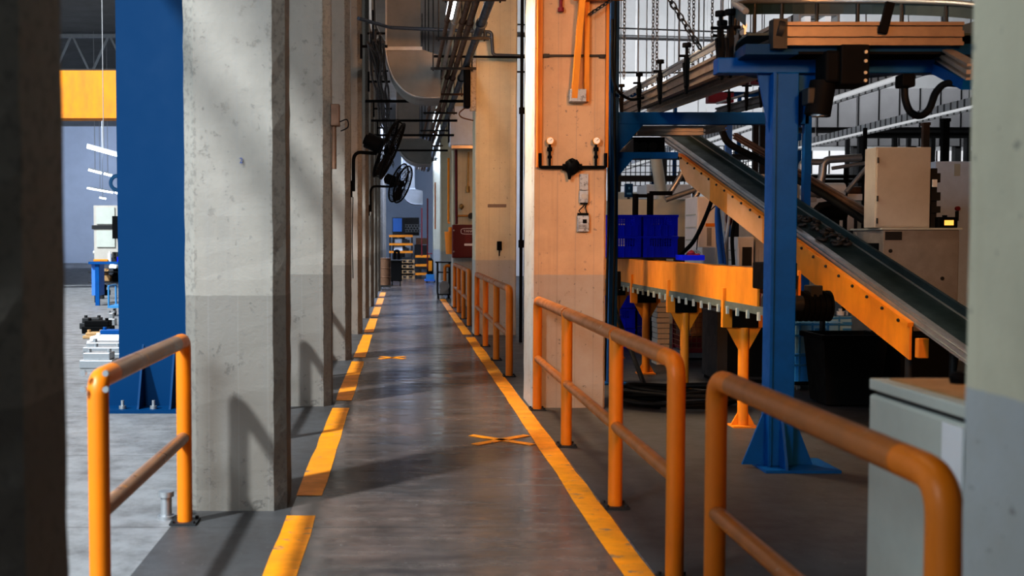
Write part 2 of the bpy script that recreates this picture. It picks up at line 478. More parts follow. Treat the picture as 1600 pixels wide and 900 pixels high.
# ---------------------------------------------------------------- railings
RT, RM = 1.04, .49
def railing(x, ys, label, group, bend=.10, r=.043):
    t = thing('guard_railing', (x, ys[0], 0), label, 'railing', group)
    n = len(ys)
    for i, y in enumerate(ys):
        if i == 0 or i == n - 1:
            s = 1 if i == 0 else -1
            pts = rounded([(x, y, .006), (x, y, RT), (x, y + s * .22, RT)], bend, 8)
        else:
            pts = [(x, y, .006), (x, y, RT + .01)]
        p = MB().tube(pts, r, 16).build('post', M['yellow'], t)
        mb = MB().span(x - .075, x + .075, y - .075, y + .075, 0.001, .012)
        for sx in (-1, 1):
            for sy in (-1, 1): mb.cyl((x + sx * .058, y + sy * .058, .012), (x + sx * .058, y + sy * .058, .026), .011, 6)
        mb.build('base_plate', M['dark'], t)
    for a, b in zip(range(n - 1), range(1, n)):
        ya = ys[a] + (.22 if a == 0 else .03); yb = ys[b] - (.22 if b == n - 1 else .03)
        MB().tube([(x, ya, RT), (x, yb, RT)], r * 1.01, 16).build('top_rail', M['brown' if x < 0 else 'railorange'], t)
        MB().tube([(x, ys[a] + .03, RM), (x, ys[b] - .03, RM)], r * .80, 14).build('middle_rail', M['brown' if x < 0 else 'railorange'], t)
    return t
railing(1.285, [2.55, 4.42], 'yellow pipe railing nearest the viewer on the right, before the grey cabinet', 'right aisle railings', .14)
railing(1.285, [5.07, 6.5, 8.45, 10.28], 'long yellow pipe railing in front of the gauge column', 'right aisle railings')
railing(1.27, [12.83, 14.6, 16.5, 18.4], 'yellow railing between the gauge column and the column behind it', 'right aisle railings')
railing(1.27, [20.5, 22.4, 24.3, 26.2], 'farthest yellow railing, below the dark red fire cabinet', 'right aisle railings')
lr = railing(-1.235, [4.40, 6.13], 'yellow railing with worn brown top rail in front of the left white column', 'left aisle railings', .06)
for dx, dz in ((-.045, .03), (.045, .03), (-.045, -.035), (.045, -.035)): MB().cyl((-1.235 + dx, 4.345, RT + dz), (-1.235 + dx, 4.36, RT + dz), .013, 8).build('bolt', M['steel'], lr)
railing(-1.235, [8.5, 10.2], 'yellow railing hidden behind the column with the blue 2', 'left aisle railings', .06)
railing(-1.235, [12.5, 14.3], 'yellow railing hidden behind the second white column', 'left aisle railings', .06)

mb = MB().cyl((0, 0, .0), (0, 0, .02), .05, 14).cyl((0, 0, .02), (0, 0, .13), .032, 14).cyl((0, 0, .13), (0, 0, .16), .045, 14)
solo(mb, 'floor_stub', M['steel'], 'short grey capped pipe stub on the floor beside the left railing post', 'pipe stub', org=None).location = (-1.36, 6.22, 0)

# ---------------------------------------------------------------- blue steel column on the left
Yb = 10.35
t = thing('steel_column', (-2.4, Yb, 0), 'broad deep blue steel column with gusseted foot, left of the white column', 'column')
MB().span(-2.66, -2.06, Yb, Yb + .03, .03, 8).span(-2.66, -2.06, Yb + .55, Yb + .58, .03, 8).span(-2.385, -2.335, Yb + .03, Yb + .55, .03, 8).span(-2.70, -2.66, Yb, Yb + .58, .03, 8).build('shaft', M['blue'], t)
MB().span(-2.9, -1.9, Yb - .30, Yb + .85, 0, .03).build('base_plate', M['blue'], t)
for gx in (-2.48, -2.18):
    MB().prism([(gx, Yb, .03), (gx, Yb - .24, .03), (gx, Yb - .22, .06), (gx, Yb, .62)], (.02, 0, 0)).build('gusset', M['blue'], t)
MB().prism([(-2.70, Yb + .01, .03), (-2.92, Yb + .01, .03), (-2.90, Yb + .01, .06), (-2.70, Yb + .01, .5)], (0, .02, 0)).build('gusset', M['blue'], t)
for gx in (-2.62, -2.33, -2.02):
    MB().cyl((gx, Yb - .2, .03), (gx, Yb - .2, .06), .035, 6).cyl((gx, Yb - .2, .06), (gx, Yb - .2, .11), .016, 10).build('anchor_bolt', M['steel'], t)

# ---------------------------------------------------------------- left hall seen through the gap
t = thing('bridge_crane', (-9, 34, 6), 'orange bridge crane girder high up behind the blue steel column', 'crane')
ga, gb = ZZ(110, 34), ZZ(178, 34)
MB().span(-16, -5.5, 34, 34.6, gb, ga).build('girder', M['cyellow'], t)
MB().span(-16, -5.5, 33.9, 34.7, gb - .14, gb).build('bottom_flange', M['cyellow'], t)
MB().span(-16, -5.5, 34.2, 34.4, ga, ga + .08).build('rail', M['dark'], t)
# hanging lamps of the left hall
lam = [(137, 226, 187, 240, 30), (139, 263, 158, 268, 44), (163, 269, 174, 272, 46), (137, 292, 176, 299, 56), (180, 299, 187, 301, 58), (156, 307, 165, 309, 66)]
nm = ['nearest long fluorescent lamp below the orange crane', 'second fluorescent lamp below the orange crane', 'short fluorescent lamp right of the second one in the left hall',
      'long lower fluorescent lamp above the grey machine', 'lamp fragment beside the blue column edge in the left hall', 'farthest small lamp above the grey machine in the left hall']
for (ax, ay, bx_, by, Y), l in zip(lam, nm):
    a, b = P(ax, ay, Y), P(bx_, by, Y)
    t = thing('hanging_lamp', tuple((a + b) / 2), l, 'lamp', 'left hall lamps')
    MB().beam(a, b, .16, .05).build('housing', M['white'], t)
    MB().beam(a - Vector((0, 0, .06)), b - Vector((0, 0, .06)), .12, .08).build('lamp_tube', M['tube'], t)
    c = (a + b) / 2
    MB().cyl(c + Vector((0, 0, .02)), (c.x, c.y, 10), .012, 6).build('suspension_rod', M['wire'], t)
# roof trusses of the left hall
for Y, l in ((44, 'nearer grey roof truss above the orange crane'), (58, 'farther grey roof truss above the orange crane')):
    t = thing('roof_truss', (-12, Y, 8.6), l, 'truss', 'left hall roof trusses')
    zt, zb = 9.9, 8.3
    MB().span(-24, -5, Y, Y + .15, zb, zb + .14).span(-24, -5, Y, Y + .15, zt - .14, zt).build('chords', M['steel'], t)
    mb = MB()
    for i in range(12):
        x = -23 + i * 1.5; mb.beam((x, Y + .07, zb), (x + .75, Y + .07, zt), .08, .08, (0, 1, 0)); mb.beam((x + .75, Y + .07, zt), (x + 1.5, Y + .07, zb), .08, .08, (0, 1, 0))
    mb.build('web', M['steel'], t)
# grey machine
Y = 30
a, b = P(147, 388, Y), P(190, 321, Y)
t = thing('machine_cabinet', (a.x, Y, 0), 'grey two-tier machine cabinet beyond the blue column', 'machine')
MB().span(a.x, a.x + 1.6, Y, Y + 1.5, 1.0, ZZ(357, Y) - .02).span(a.x, a.x + 1.6, Y, Y + 1.5, ZZ(352, Y), b.z).build('housing', M['greybox'], t)
MB().span(a.x - .05, a.x + 1.65, Y - .02, Y + 1.5, ZZ(357, Y) - .02, ZZ(352, Y)).build('band', M['dark'], t)
MB().span(a.x + .08, a.x + .58, Y - .03, Y, ZZ(350, Y), ZZ(324, Y)).span(a.x + .08, a.x + .58, Y - .03, Y, ZZ(386, Y), ZZ(360, Y)).build('door', M['cab'], t)
MB().span(a.x + .6, a.x + .85, Y - .35, Y - .05, ZZ(373, Y), ZZ(338, Y)).build('control_panel', M['black'], t)
for lx in (a.x + .1, a.x + 1.5): MB().span(lx - .06, lx + .06, Y + .2, Y + .4, 0, 1.0).build('leg', M['dark'], t)
t2 = thing('hose_reel', tuple(P(184, 286, 40)), 'teal ring hanging above the grey machine in the left hall', 'hose reel')
MB().ring(P(184, 286, 40), (0, 1, .1), .26, .07, 24, 8).build('hose', M['lblue'], t2)
MB().cyl(P(184, 286, 40) + Vector((0, 0, .3)), Vector((P(184, 286, 40).x, 40, 10)), .015, 6).build('suspension_rod', M['wire'], t2)
# workbench, trolley, blocks on the floor
Y = 27
t = thing('workbench', (P(160, 460, Y).x, Y, 0), 'blue workbench cluttered with fittings below the grey machine', 'workbench')
x0 = P(138, 420, Y).x; x1 = x0 + 1.7; zt = ZZ(409, Y)
MB().span(x0, x1, Y, Y + .7, zt - .06, zt).build('bench_top', M['blue2'], t)
for lx in (x0 + .2, x1 - .1): MB().span(lx - .05, lx + .05, Y + .05, Y + .12, 0, zt - .06).build('leg', M['blue2'], t)
MB().span(x0 + .05, x0 + .26, Y + .1, Y + .5, .25, zt - .06).build('drawer_unit', M['blueglow'], t)
cl = ['orange bar', 'dark vice', 'white canister', 'blue tray', 'pale block', 'black motor']
spec = [(.25, .35, .06, M['cyellow'], 'small orange bar lying on the blue workbench', 'bar'), (.62, .14, .24, M['dark'], 'dark machine vice standing on the blue workbench', 'vice'),
        (.46, .10, .20, M['white'], 'white canister standing on the blue workbench', 'canister'), (.80, .22, .12, M['crate'], 'blue tray at the right end of the blue workbench', 'tray')]
for dx, w, h, m_, l, c in spec:
    mb = MB()
    if c == 'canister': mb.cyl((x0 + dx, Y + .3, zt), (x0 + dx, Y + .3, zt + h), w / 2, 14).cyl((x0 + dx, Y + .3, zt + h), (x0 + dx, Y + .3, zt + h + .05), w / 4, 10)
    elif c == 'tray':
        mb.span(x0 + dx - w / 2, x0 + dx + w / 2, Y + .1, Y + .4, zt, zt + .015)
        for sx in (-1, 1): mb.span(x0 + dx + sx * w / 2 - .01, x0 + dx + sx * w / 2 + .01, Y + .1, Y + .4, zt, zt + h)
        for sy in (.1, .4): mb.span(x0 + dx - w / 2, x0 + dx + w / 2, Y + sy - .008, Y + sy + .008, zt, zt + h)
    elif c == 'vice': mb.span(x0 + dx - w / 2, x0 + dx + w / 2, Y + .1, Y + .4, zt, zt + .1).span(x0 + dx - .05, x0 + dx + .0, Y + .1, Y + .3, zt + .1, zt + h).span(x0 + dx + .04, x0 + dx + .09, Y + .1, Y + .3, zt + .1, zt + h).cyl((x0 + dx, Y + .05, zt + .12), (x0 + dx, Y + .3, zt + .12), .02)
    else: mb.beam((x0 + dx - w / 2, Y + .2, zt + h / 2), (x0 + dx + w / 2, Y + .25, zt + h / 2), .08, h, bev=.01)
    solo(mb, c, m_, l, c, org=(x0 + dx, Y + .2, zt))
for i, (px_, py0, py1, Y, m_, l) in enumerate(((150, 398, 389, 31.5, 'steel', 'silver casting stacked behind the blue workbench, left'), (165, 397, 388, 31.5, 'dark', 'dark casting stacked behind the blue workbench, middle'), (178, 398, 390, 31.5, 'crate', 'blue boxed casting stacked behind the blue workbench, right'),
                                      (150, 424, 411, 27.9, 'dark', 'dark casting under the blue workbench, left'), (166, 440, 420, 27.9, 'wood', 'tan casting under the blue workbench, middle'), (163, 462, 445, 28.2, 'black', 'black casting on the floor below the blue workbench'), (181, 440, 420, 27.9, 'black', 'black casting under the blue workbench, right'), (176, 420, 411, 27.9, 'white', 'white casting right under the blue workbench'))):
    c = P(px_, py0, Y); h = P(px_, py1, Y).z - c.z; zb = c.z + .003
    mb = MB().span(c.x - .10, c.x + .10, Y, Y + .25, zb, zb + h * .5, .02).cyl((c.x - .03, Y + .1, zb + h * .5), (c.x - .03, Y + .1, zb + h), .06, 12).cyl((c.x + .07, Y - .06, zb + h * .35), (c.x + .07, Y + .1, zb + h * .35), .05, 12)
    mb.tube([(c.x - .09, Y + .05, zb + h * .5), (c.x + .06, Y + .05, zb + h * .9)], .02, 6)
    solo(mb, 'casting', M[m_], l, 'casting', 'castings around the blue workbench', org=(c.x, Y, zb))
t = thing('storage_rack', (P(163, 420, 28).x, 27.85, 0), 'dark open shelf under and behind the blue workbench', 'rack')
xa_, xb_ = P(140, 420, 28).x, P(190, 420, 28).x
for py in (424, 440): MB().span(xa_, xb_, 27.85, 28.5, ZZ(py, 27.9) - .03, ZZ(py, 27.9)).build('shelf', M['dark'], t)
for xx in (xa_, xb_ - .04): MB().span(xx, xx + .04, 28.4, 28.46, 0, ZZ(411, 27.9)).build('upright', M['dark'], t)
Y = 23.3; c = P(178, 480, Y)
t = thing('trolley', (c.x, Y, 0), 'light blue tubular trolley on black castors beside the blue column', 'trolley')
x0 = P(170, 480, Y).x; zt = ZZ(447, Y); zl = .17
mb = MB()
for yy in (Y, Y + .6): mb.tube([(x0, yy, zl), (x0, yy, zt), ], .022, 8)
mb.tube([(x0, Y, zt), (x0, Y + .6, zt)], .022, 8).build('push_handle', M['lblue'], t)
MB().span(x0 - .02, x0 + .9, Y - .02, Y + .62, zl, zl + .05).build('deck', M['lblue'], t)
for wx in (x0 + .11, x0 + .8):
    for wy in (Y + .06, Y + .54):
        MB().cyl((wx - .02, wy, .075), (wx + .02, wy, .075), .075, 16).build('wheel', M['rubber'], t)
        MB().span(wx - .03, wx + .03, wy - .02, wy + .02, .1, zl).build('castor_fork', M['steel'], t)
solo(MB().span(x0 + .2, x0 + .75, Y + .08, Y + .5, zl + .05, zl + .42, .02).cyl((x0 + .3, Y + .3, zl + .42), (x0 + .3, Y + .3, zl + .6), .08), 'motor_unit', M['dark'], 'dark motor unit riding on the light blue trolley', 'motor', org=(x0, Y, zl))
# blocks and plates lying on the floor of the left hall
blocks = [(150, 585, 13.6, .42, .30, .20, M['steel'], 'nearest grey steel block on the left hall floor, behind the railing'),
          (162, 563, 14.6, .50, .34, .17, M['steel'], 'open grey steel mould on the left hall floor, second from the railing'),
          (163, 548, 15.6, .62, .40, .14, M['steel'], 'wide flat grey plate stack on the left hall floor, third from the railing'),
          (166, 534, 16.6, .60, .45, .14, M['white'], 'pale plate stack on the left hall floor behind the flat grey plates'),
          (173, 526, 17.6, .45, .3, .16, M['blue2'], 'blue steel block lying behind the pale plate stack'),
          (145, 528, 17.8, .34, .3, .10, M['wood'], 'brown timber block left of the blue steel block'),
          (150, 521, 18.8, .50, .3, .22, M['black'], 'black mould block behind the brown timber'),
          (141, 512, 19.8, .40, .3, .20, M['dark'], 'dark mould block at the back of the left floor row'),
          (173, 509, 20.6, .16, .16, .24, M['steel'], 'small upright grey fitting at the back of the left floor row')]
for px, py, Y, w, d, h, m_, l in blocks:
    x = P(px, py, Y).x
    mb = MB().span(x - w / 2, x + w / 2, Y, Y + d, 0.002, h * .55, .012).span(x - w / 2 + .04, x + w / 2 - .04, Y + .03, Y + d - .03, h * .55, h, .012)
    for s in (-1, 1): mb.cyl((x + s * w * .3, Y + d / 2, h), (x + s * w * .3, Y + d / 2, h + .04), .03, 10)
    solo(mb, 'mould_block', m_, l, 'steel block', 'blocks on the left hall floor', org=(x, Y, 0))

# ---------------------------------------------------------------- fittings in the aisle
def wall_fan(cx, cy, cz, nrm, colx, coly, colz, label):
    c = Vector((cx, cy, cz)); n = Vector(nrm).normalized()
    t = thing('wall_fan', tuple(c), label, 'fan', 'black wall fans')
    R = .42
    g = MB()
    for s in (-.05, .05): g.ring(c + n * s, n, R if s < 0 else R * .97, .016, 36, 6)
    for f in (.35, .55, .75, .9):
        g.ring(c + n * (.05 + .05 * (1 - f)), n, R * f, .005, 28, 4); g.ring(c - n * (.05 + .05 * (1 - f)), n, R * f, .005, 28, 4)
    u = n.orthogonal().normalized(); v = n.cross(u)
    for i in range(36):
        a = 2 * math.pi * i / 36; o = u * math.cos(a) + v * math.sin(a)
        for s in (-1, 1): g.tube([c + n * s * .10 + o * .1, c + n * s * .05 + o * R * .98], .004, 4, False)
        if i % 3 == 0: g.tube([c - n * .05 + o * R, c + n * .05 + o * R * .97], .006, 4, False)
    g.build('cage', M['black'], t)
    MB().cyl(c - n * .34, c - n * .10, .11, 18).cyl(c - n * .37, c - n * .34, .07, 18).build('motor', M['black'], t)
    MB().cyl(c - n * .05, c + n * .06, .07, 16).build('hub', M['black'], t)
    for k in range(3):
        a0 = 2 * math.pi * k / 3; mb = MB(); rows = []
        for i in range(7):
            r = .07 + (R - .10) * i / 6; wdt = .35 + .25 * math.sin(math.pi * i / 6)
            row = []
            for j in range(5):
                a = a0 + (j / 4 - .5) * wdt * 1.6; o = u * math.cos(a) + v * math.sin(a)
                row.append(mb.bm.verts.new(c + o * r + n * ((j / 4 - .5) * .08)))
            rows.append(row)
        for p, q in zip(rows, rows[1:]):
            for j in range(4): mb.bm.faces.new((p[j], p[j + 1], q[j + 1], q[j]))
        mb.build('blade', M['dark'], t)
    e = c - n * .2 - Vector((0, 0, .13))
    MB().tube(rounded([(colx + .035, coly, colz - .12), (colx + .035, coly, e.z), (e.x, e.y, e.z)], .14, 8), .024, 10).build('arm', M['black'], t)
    MB().span(colx, colx + .02, coly - .05, coly + .05, colz - .2, colz + .02).build('mounting_plate', M['black'], t)
    MB().tube([e, c - n * .2], .03, 8).build('yoke', M['black'], t)
    MB().tube(spline([(colx + .03, coly - .06, colz - .2), (colx + .02, coly - .06, colz - .8), (colx + .03, coly - .06, 1.1)]), .006, 5).build('cable', M['black'], t)
    return t
Y = 15.0; c = P(608, 234, Y); wall_fan(c.x, Y, c.z, (.90, -.07, -.40), -.69, 14.75, ZZ(285, 14.75), 'black wall fan nearest the viewer, tilted over the aisle')
Y = 23.0; c = P(626, 287, Y); wall_fan(c.x, Y, c.z, (.86, -.34, -.34), -.69, 22.8, ZZ(322, 22.8), 'second black wall fan, lower and farther along the aisle')

# rectangular duct drops
def duct(Y, px0, px1, py_seam, py_bot, side, label, top=7.48):
    x0, x1 = P(px0, 300, Y).x, P(px1, 300, Y).x; w = x1 - x0; zs, zb = ZZ(py_seam, Y), ZZ(py_bot, Y); d = side
    t = thing('air_duct', (x0, Y, zb), label, 'duct', 'grey ducts above the aisle')
    MB().span(x0, x1, Y, Y + d, zs, top).build('duct_drop', M['duct'], t)
    poly = [(x0, Y, zs)]
    h = zs - zb
    for i in range(15):
        a = math.pi / 2 * i / 14
        poly.append((x1 + .06 - (w + .06) * math.cos(a), Y, zs - h * math.sin(a)))
    poly += [(x1 + .35, Y, zb), (x1 + .35, Y, zs - h * .15), (x1, Y, zs)]
    MB().prism(poly, (0, d, 0)).build('elbow', M['duct'], t)
    rim = [Vector((p[0] - .006, Y - .012, p[2] - .006)) for p in poly[1:17]]
    MB().tube(rim, .018, 6).build('seam', M['steel'], t)
    MB().span(x0 - .03, x1 + .03, Y - .03, Y + d + .03, zs - .03, zs + .03).build('flange', M['steel'], t)
    MB().span(x0 - .02, x0 + .01, Y - .02, Y + .01, zs, top).build('corner_strip', M['steel'], t)
duct(19.0, 604, 657, 76, 152, 1.2, 'grey rectangular duct with curved end nearest the viewer, high above the aisle')
duct(31, 620, 655, 215, 256, 1.4, 'second grey duct with curved end, behind the nearest one')
duct(47, 628, 648, 295, 319, 1.4, 'farthest small grey duct with curved end above the aisle')

# pipe bundle along the aisle ceiling
pipes = [(.62, 4.62, .030, 'piperust', 'thin rusty pipe at the left of the overhead bundle'), (.72, 4.60, .036, 'alu', 'second pipe from the left of the overhead bundle'),
         (.83, 4.60, .040, 'piperust', 'middle brown pipe of the overhead bundle'), (.925, 4.58, .044, 'piperust', 'dark brown pipe next to the blue one in the overhead bundle'), (1.09, 4.58, .060, 'pipeblue', 'thick slate blue pipe at the right of the overhead bundle')]
for x, z, r, m_, l in pipes:
    mb = MB().tube([(x, 8, z), (x, 46, z)], r, 12)
    for yy in range(10, 46, 5): mb.cyl((x, yy, z), (x, yy + .09, z), r * 1.35, 12)
    solo(mb, 'overhead_pipe', M[m_], l, 'pipe', 'pipes above the right of the aisle', org=(x, 8, z))
hl = ['first', 'second', 'third', 'fourth', 'fifth', 'sixth']
for i, yy in enumerate((13.1, 15.6, 18.3, 21.5, 24.6, 28.5, 33, 38)):
    t = thing('pipe_hanger', (.85, yy, 4.5), 'dark cross bar hanger under the overhead pipes, row %s from the viewer' % ['one', 'two', 'three', 'four', 'five', 'six', 'seven', 'eight'][i], 'pipe hanger', 'hangers under the overhead pipes')
    MB().span(.48, 1.24, yy - .02, yy + .02, 4.46, 4.50).build('cross_bar', M['dark' if i % 3 else 'piperust'], t)
    MB().cyl((.52, yy, 4.44), (.52, yy, 7.5), .012, 6).build('rod', M['dark'], t)
    MB().cyl((1.17, yy, 4.44), (1.17, yy, 7.5), .012, 6).build('rod', M['dark'], t)
for i, (yy, z, x0) in enumerate(((20.5, 4.22, -.69), (24.5, 4.3, -.69), (26.0, 4.12, -.69), (29.5, 4.05, -.69), (34.5, 4.6, .3), (39, 4.5, .3))):
    solo(MB().tube([(x0, yy, z), (1.24, yy, z)], .026, 8), 'cross_pipe', M['black'], 'thin black cross pipe spanning the aisle below the ducts, row %s' % ['one', 'two', 'three', 'four', 'five', 'six'][i], 'pipe', 'black pipes across the aisle', org=(x0, yy, z))
# the stepped black pipe
Y = 18.3
a = P(555, 44, Y); b = P(768, 50, Y); c = P(770, 86, Y)
solo(MB().tube(rounded([(-.69, 17.4, a.z - .02), (-.2, Y - .05, a.z), (b.x, Y, b.z), (c.x, Y, c.z), (2.1, Y, c.z - .02)], .06, 6), .028, 10).cyl((P(745, 58, Y).x, Y, b.z - .09), (b.x, Y, b.z - .09), .022).cyl((P(758, 58, Y).x, Y, b.z - .12), (P(758, 58, Y).x, Y, b.z - .02), .03), 'cross_pipe', M['pipeblue'], 'dark blue stepped pipe crossing from the left columns to the cream column', 'pipe', org=(0, Y, b.z))
solo(MB().tube([(P(678, 88, Y).x, Y, ZZ(88, Y)), (2.2, Y - .02, ZZ(90, Y))], .02, 8), 'cross_pipe', M['black'], 'thin straight black pipe below the dark blue stepped pipe', 'pipe', org=(0, Y, 4.8))
# cable bundle and brackets on the left
mb = MB()
for k in range(9):
    x = -.50 + .05 * (k % 5) + .03 * (k // 5); z = 4.45 + .06 * (k % 3) + .05 * (k // 5)
    pts = [(x + random.uniform(-.04, .04), 16 + q * 1.5, z + random.uniform(-.05, .05)) for q in range(18)]
    mb.tube(spline(pts, 4), .02, 6)
solo(mb, 'cable_bundle', M['dark'], 'loose bundle of grey cables slung along the left columns', 'cables', kind='stuff')
mb = MB().tube(rounded([(-.55, 20.6, 7.4), (-.55, 20.6, 5.6), (-.30, 20.6, 5.2), (-.24, 20.6, 5.0)], .25, 8), .07, 14)
solo(mb, 'insulated_pipe', M['alu'], 'tan insulated pipe bending beside the nearest grey duct', 'pipe', org=(-.5, 20.6, 5))
for i, (Y, py, l) in enumerate(((18.4, 73, 'highest black cable bracket on the left columns'), (22.4, 128, 'second black cable bracket on the left columns'), (26.4, 170, 'third black cable bracket on the left columns'),
                           (30.5, 200, 'fourth black cable bracket on the left columns'), (34.6, 222, 'lowest and farthest black cable bracket on the left columns'))):
    z = ZZ(py, Y)
    t = thing('cable_bracket', (-.65, Y, z), l, 'bracket', 'brackets on the left columns')
    MB().span(-.70, -.66, Y - .06, Y + .0, z - .20, z + .20).build('back_plate', M['black'], t)
    MB().span(-.66, -.24, Y - .05, Y - .01, z - .02, z + .02).build('arm', M['black'], t)
    MB().span(-.58, -.28, Y - .05, Y - .01, z + .2, z + .23).span(-.5, -.47, Y - .05, Y - .01, z - .02, z + .6).build('tray', M['black'], t)
    MB().tube([(-.45, Y - .04, z + .05), (-.45, Y - .04, z + .28)], .03, 8).build('insulator', M['dark'], t)

# bright tubes glimpsed between the pipes
for i, (x, y0, y1, l) in enumerate(((.80, 15.2, 17.9, 'bright fluorescent lamp above the overhead pipes'),)):
    t = thing('ceiling_lamp', (x, y0, 5.2), l, 'lamp', 'lamps above the pipes')
    MB().span(x - .09, x + .09, y0, y1, 5.28, 5.34).build('housing', M['white'], t)
    MB().span(x - .07, x + .07, y0 + .05, y1 - .05, 5.20, 5.28).build('lamp_tube', M['tube'], t)
    MB().cyl((x, (y0 + y1) / 2, 5.34), (x, (y0 + y1) / 2, 7.5), .012, 6).build('suspension_rod', M['wire'], t)

# fittings on the cream columns
F_ = 18.55
t = thing('intercom', (P(780, 385, F_).x, F_ - .03, ZZ(385, F_)), 'small black holder hung on the second cream column', 'holder')
px = P(780, 385, F_).x
MB().span(px - .04, px + .04, F_ - .06, F_ - .005, ZZ(391, F_), ZZ(377, F_), .008).build('body', M['black'], t)
MB().cyl((px, F_ - .03, ZZ(400, F_)), (px, F_ - .03, ZZ(391, F_)), .01, 8).build('tip', M['black'], t)
t = thing('wall_box', (px, F_, 2.2), 'faint outlined slot plate on the second cream column', 'plate')
MB().span(P(762, 320, F_).x, P(791, 320, F_).x, F_ - .012, F_ + .005, ZZ(324, F_), ZZ(319, F_), .003).build('slot_plate', M['inkg'], t)
t = thing('speaker_box', (P(729, 135, F_).x, F_, ZZ(170, F_)), 'tall narrow black box hanging left of the second cream column', 'box')
sx = 1.17
MB().span(P(725, 135, 18.4).x, P(735, 135, 18.4).x, 18.34, 18.6, ZZ(168, 18.4), ZZ(104, 18.4), .02).build('body', M['black'], t)
MB().span(P(735, 135, 18.4).x, 1.25, 18.5, 18.58, ZZ(172, 18.4), ZZ(88, 18.4)).build('mounting_board', M['colr'], t)
MB().tube(spline([(P(727, 168, 18.4).x, 18.45, ZZ(168, 18.4)), (P(718, 176, 18.4).x, 18.45, ZZ(176, 18.4)), (P(722, 183, 18.4).x, 18.45, ZZ(183, 18.4)), (P(740, 188, 18.4).x, 18.45, ZZ(188, 18.4))]), .012, 6).build('cable', M['piperust'], t)
# fire cabinet and white air unit on the third cream column
Y = 26.3
x0, x1 = P(707, 376, Y).x, P(761, 376, Y).x
t = thing('fire_cabinet', ((x0 + x1) / 2, Y, ZZ(403, Y)), 'dark red fire hose cabinet with white lettering, half behind the cream column', 'fire cabinet')
MB().span(x0, x1, Y + .02, Y + .36, ZZ(403, Y), ZZ(351, Y), .01).build('housing', M['red'], t)
dr = MB().span(x0 + .02, x1 - .02, Y, Y + .02, ZZ(402, Y), ZZ(352, Y), .006).build('door', M['red'], t)
lettering('YANGIN', .092, (P(735.5, 361, Y).x, Y - .004, ZZ(361.3, Y)), M['letter'], t)
oc = Vector((P(735.5, 361, Y).x, Y - .004, ZZ(361.3, Y)))
pts = []
for i in range(41):
    a = 2 * math.pi * i / 40
    pts.append(oc + Vector((math.copysign(abs(math.cos(a)) ** .35, math.cos(a)) * .235, 0, math.copysign(abs(math.sin(a)) ** .6, math.sin(a)) * .068)))
MB().tube(pts, .007, 6).build('letter_frame', M['letter'], t)
MB().span(P(725.5, 382, Y).x, P(738, 382, Y).x, Y - .006, Y, ZZ(384, Y), ZZ(380.5, Y)).build('nameplate', M['letter'], t)
mb = MB()
for i in range(7): mb.span(P(727, 370, Y).x, P(734 + (i % 3), 370, Y).x, Y - .005, Y, ZZ(367.5 + i * 1.7, Y) - .004, ZZ(367.5 + i * 1.7, Y) + .004)
mb.build('small_print', M['redp'], t)
MB().cyl((x0 + .03, Y - .02, ZZ(360, Y)), (x0 + .03, Y, ZZ(360, Y)), .02, 8).cyl((x0 + .03, Y - .02, ZZ(393, Y)), (x0 + .03, Y, ZZ(393, Y)), .02, 8).build('hinges', M['steel'], t)
t = thing('air_unit', (P(725, 200, Y).x, Y, ZZ(230, Y)), 'white boxed unit high on the cream column above the fire cabinet', 'air unit')
x0 = P(702, 200, Y).x
MB().span(x0, 1.92, Y - .25, Y + .38, ZZ(228, Y), ZZ(168, Y), .02).build('housing', M['coolwhite'], t)
MB().span(x0 - .02, x0, Y - .2, Y + .3, ZZ(222, Y), ZZ(186, Y)).build('grille', M['black'], t)
MB().span(x0 + .05, 1.92, Y - .2, Y + .38, ZZ(233, Y), ZZ(228, Y)).build('drip_tray', M['alu'], t)
solo(MB().tube([(P(714, 300, Y).x, Y + .2, ZZ(350, Y)), (P(713, 300, Y).x, Y + .2, ZZ(232, Y))], .035, 10), 'riser_pipe', M['red'], 'dark red riser pipe above the fire cabinet', 'pipe', org=(P(714, 300, Y).x, Y, 2))
t = thing('hose_valve', (P(724, 335, Y).x, Y + .2, ZZ(335, Y)), 'brass hanging valve rod and grey tap above the fire cabinet', 'valve')
MB().tube([(P(733, 240, Y).x, Y + .3, ZZ(236, Y)), (P(732, 300, Y).x, Y + .3, ZZ(296, Y))], .022, 8).cyl((P(732, 300, Y).x, Y + .3, ZZ(300, Y)), (P(732, 300, Y).x, Y + .3, ZZ(290, Y)), .05).build('rod', M['brass'], t)
MB().tube([(P(714, 337, Y).x, Y + .2, ZZ(337, Y)), (P(742, 337, Y).x, Y + .2, ZZ(337, Y))], .025, 8).build('spout', M['brass'], t)
MB().cyl((P(737, 337, Y).x, Y + .16, ZZ(337, Y)), (P(737, 337, Y).x, Y + .24, ZZ(337, Y)), .075, 12).build('tap_wheel', M['dark'], t)
MB().blob((P(722, 322, Y).x, Y + .25, ZZ(322, Y)), (.07, .06, .08)).build('fitting', M['brass'], t)
solo(MB().tube([(1.20, 26.95, ZZ(397, 27)), (1.20, 26.95, ZZ(362, 27))], [.11, .15], 12).cyl((1.2, 26.95, ZZ(362, 27)), (1.2, 26.95, ZZ(355, 27)), .05), 'hanging_bag', M['cyellow'], 'orange bag hanging at the left edge of the fire cabinet', 'bag', org=(1.2, 26.95, 1.6))
solo(MB().tube(rounded([(1.17, 27.4, ZZ(245, 27)), (1.17, 27.4, ZZ(345, 27)), (1.17, 27.2, ZZ(348, 27))], .05), .03, 8), 'riser_pipe', M['cyellow'], 'thin yellow riser pipe left of the fire cabinet', 'pipe', org=(1.17, 27.4, 2))

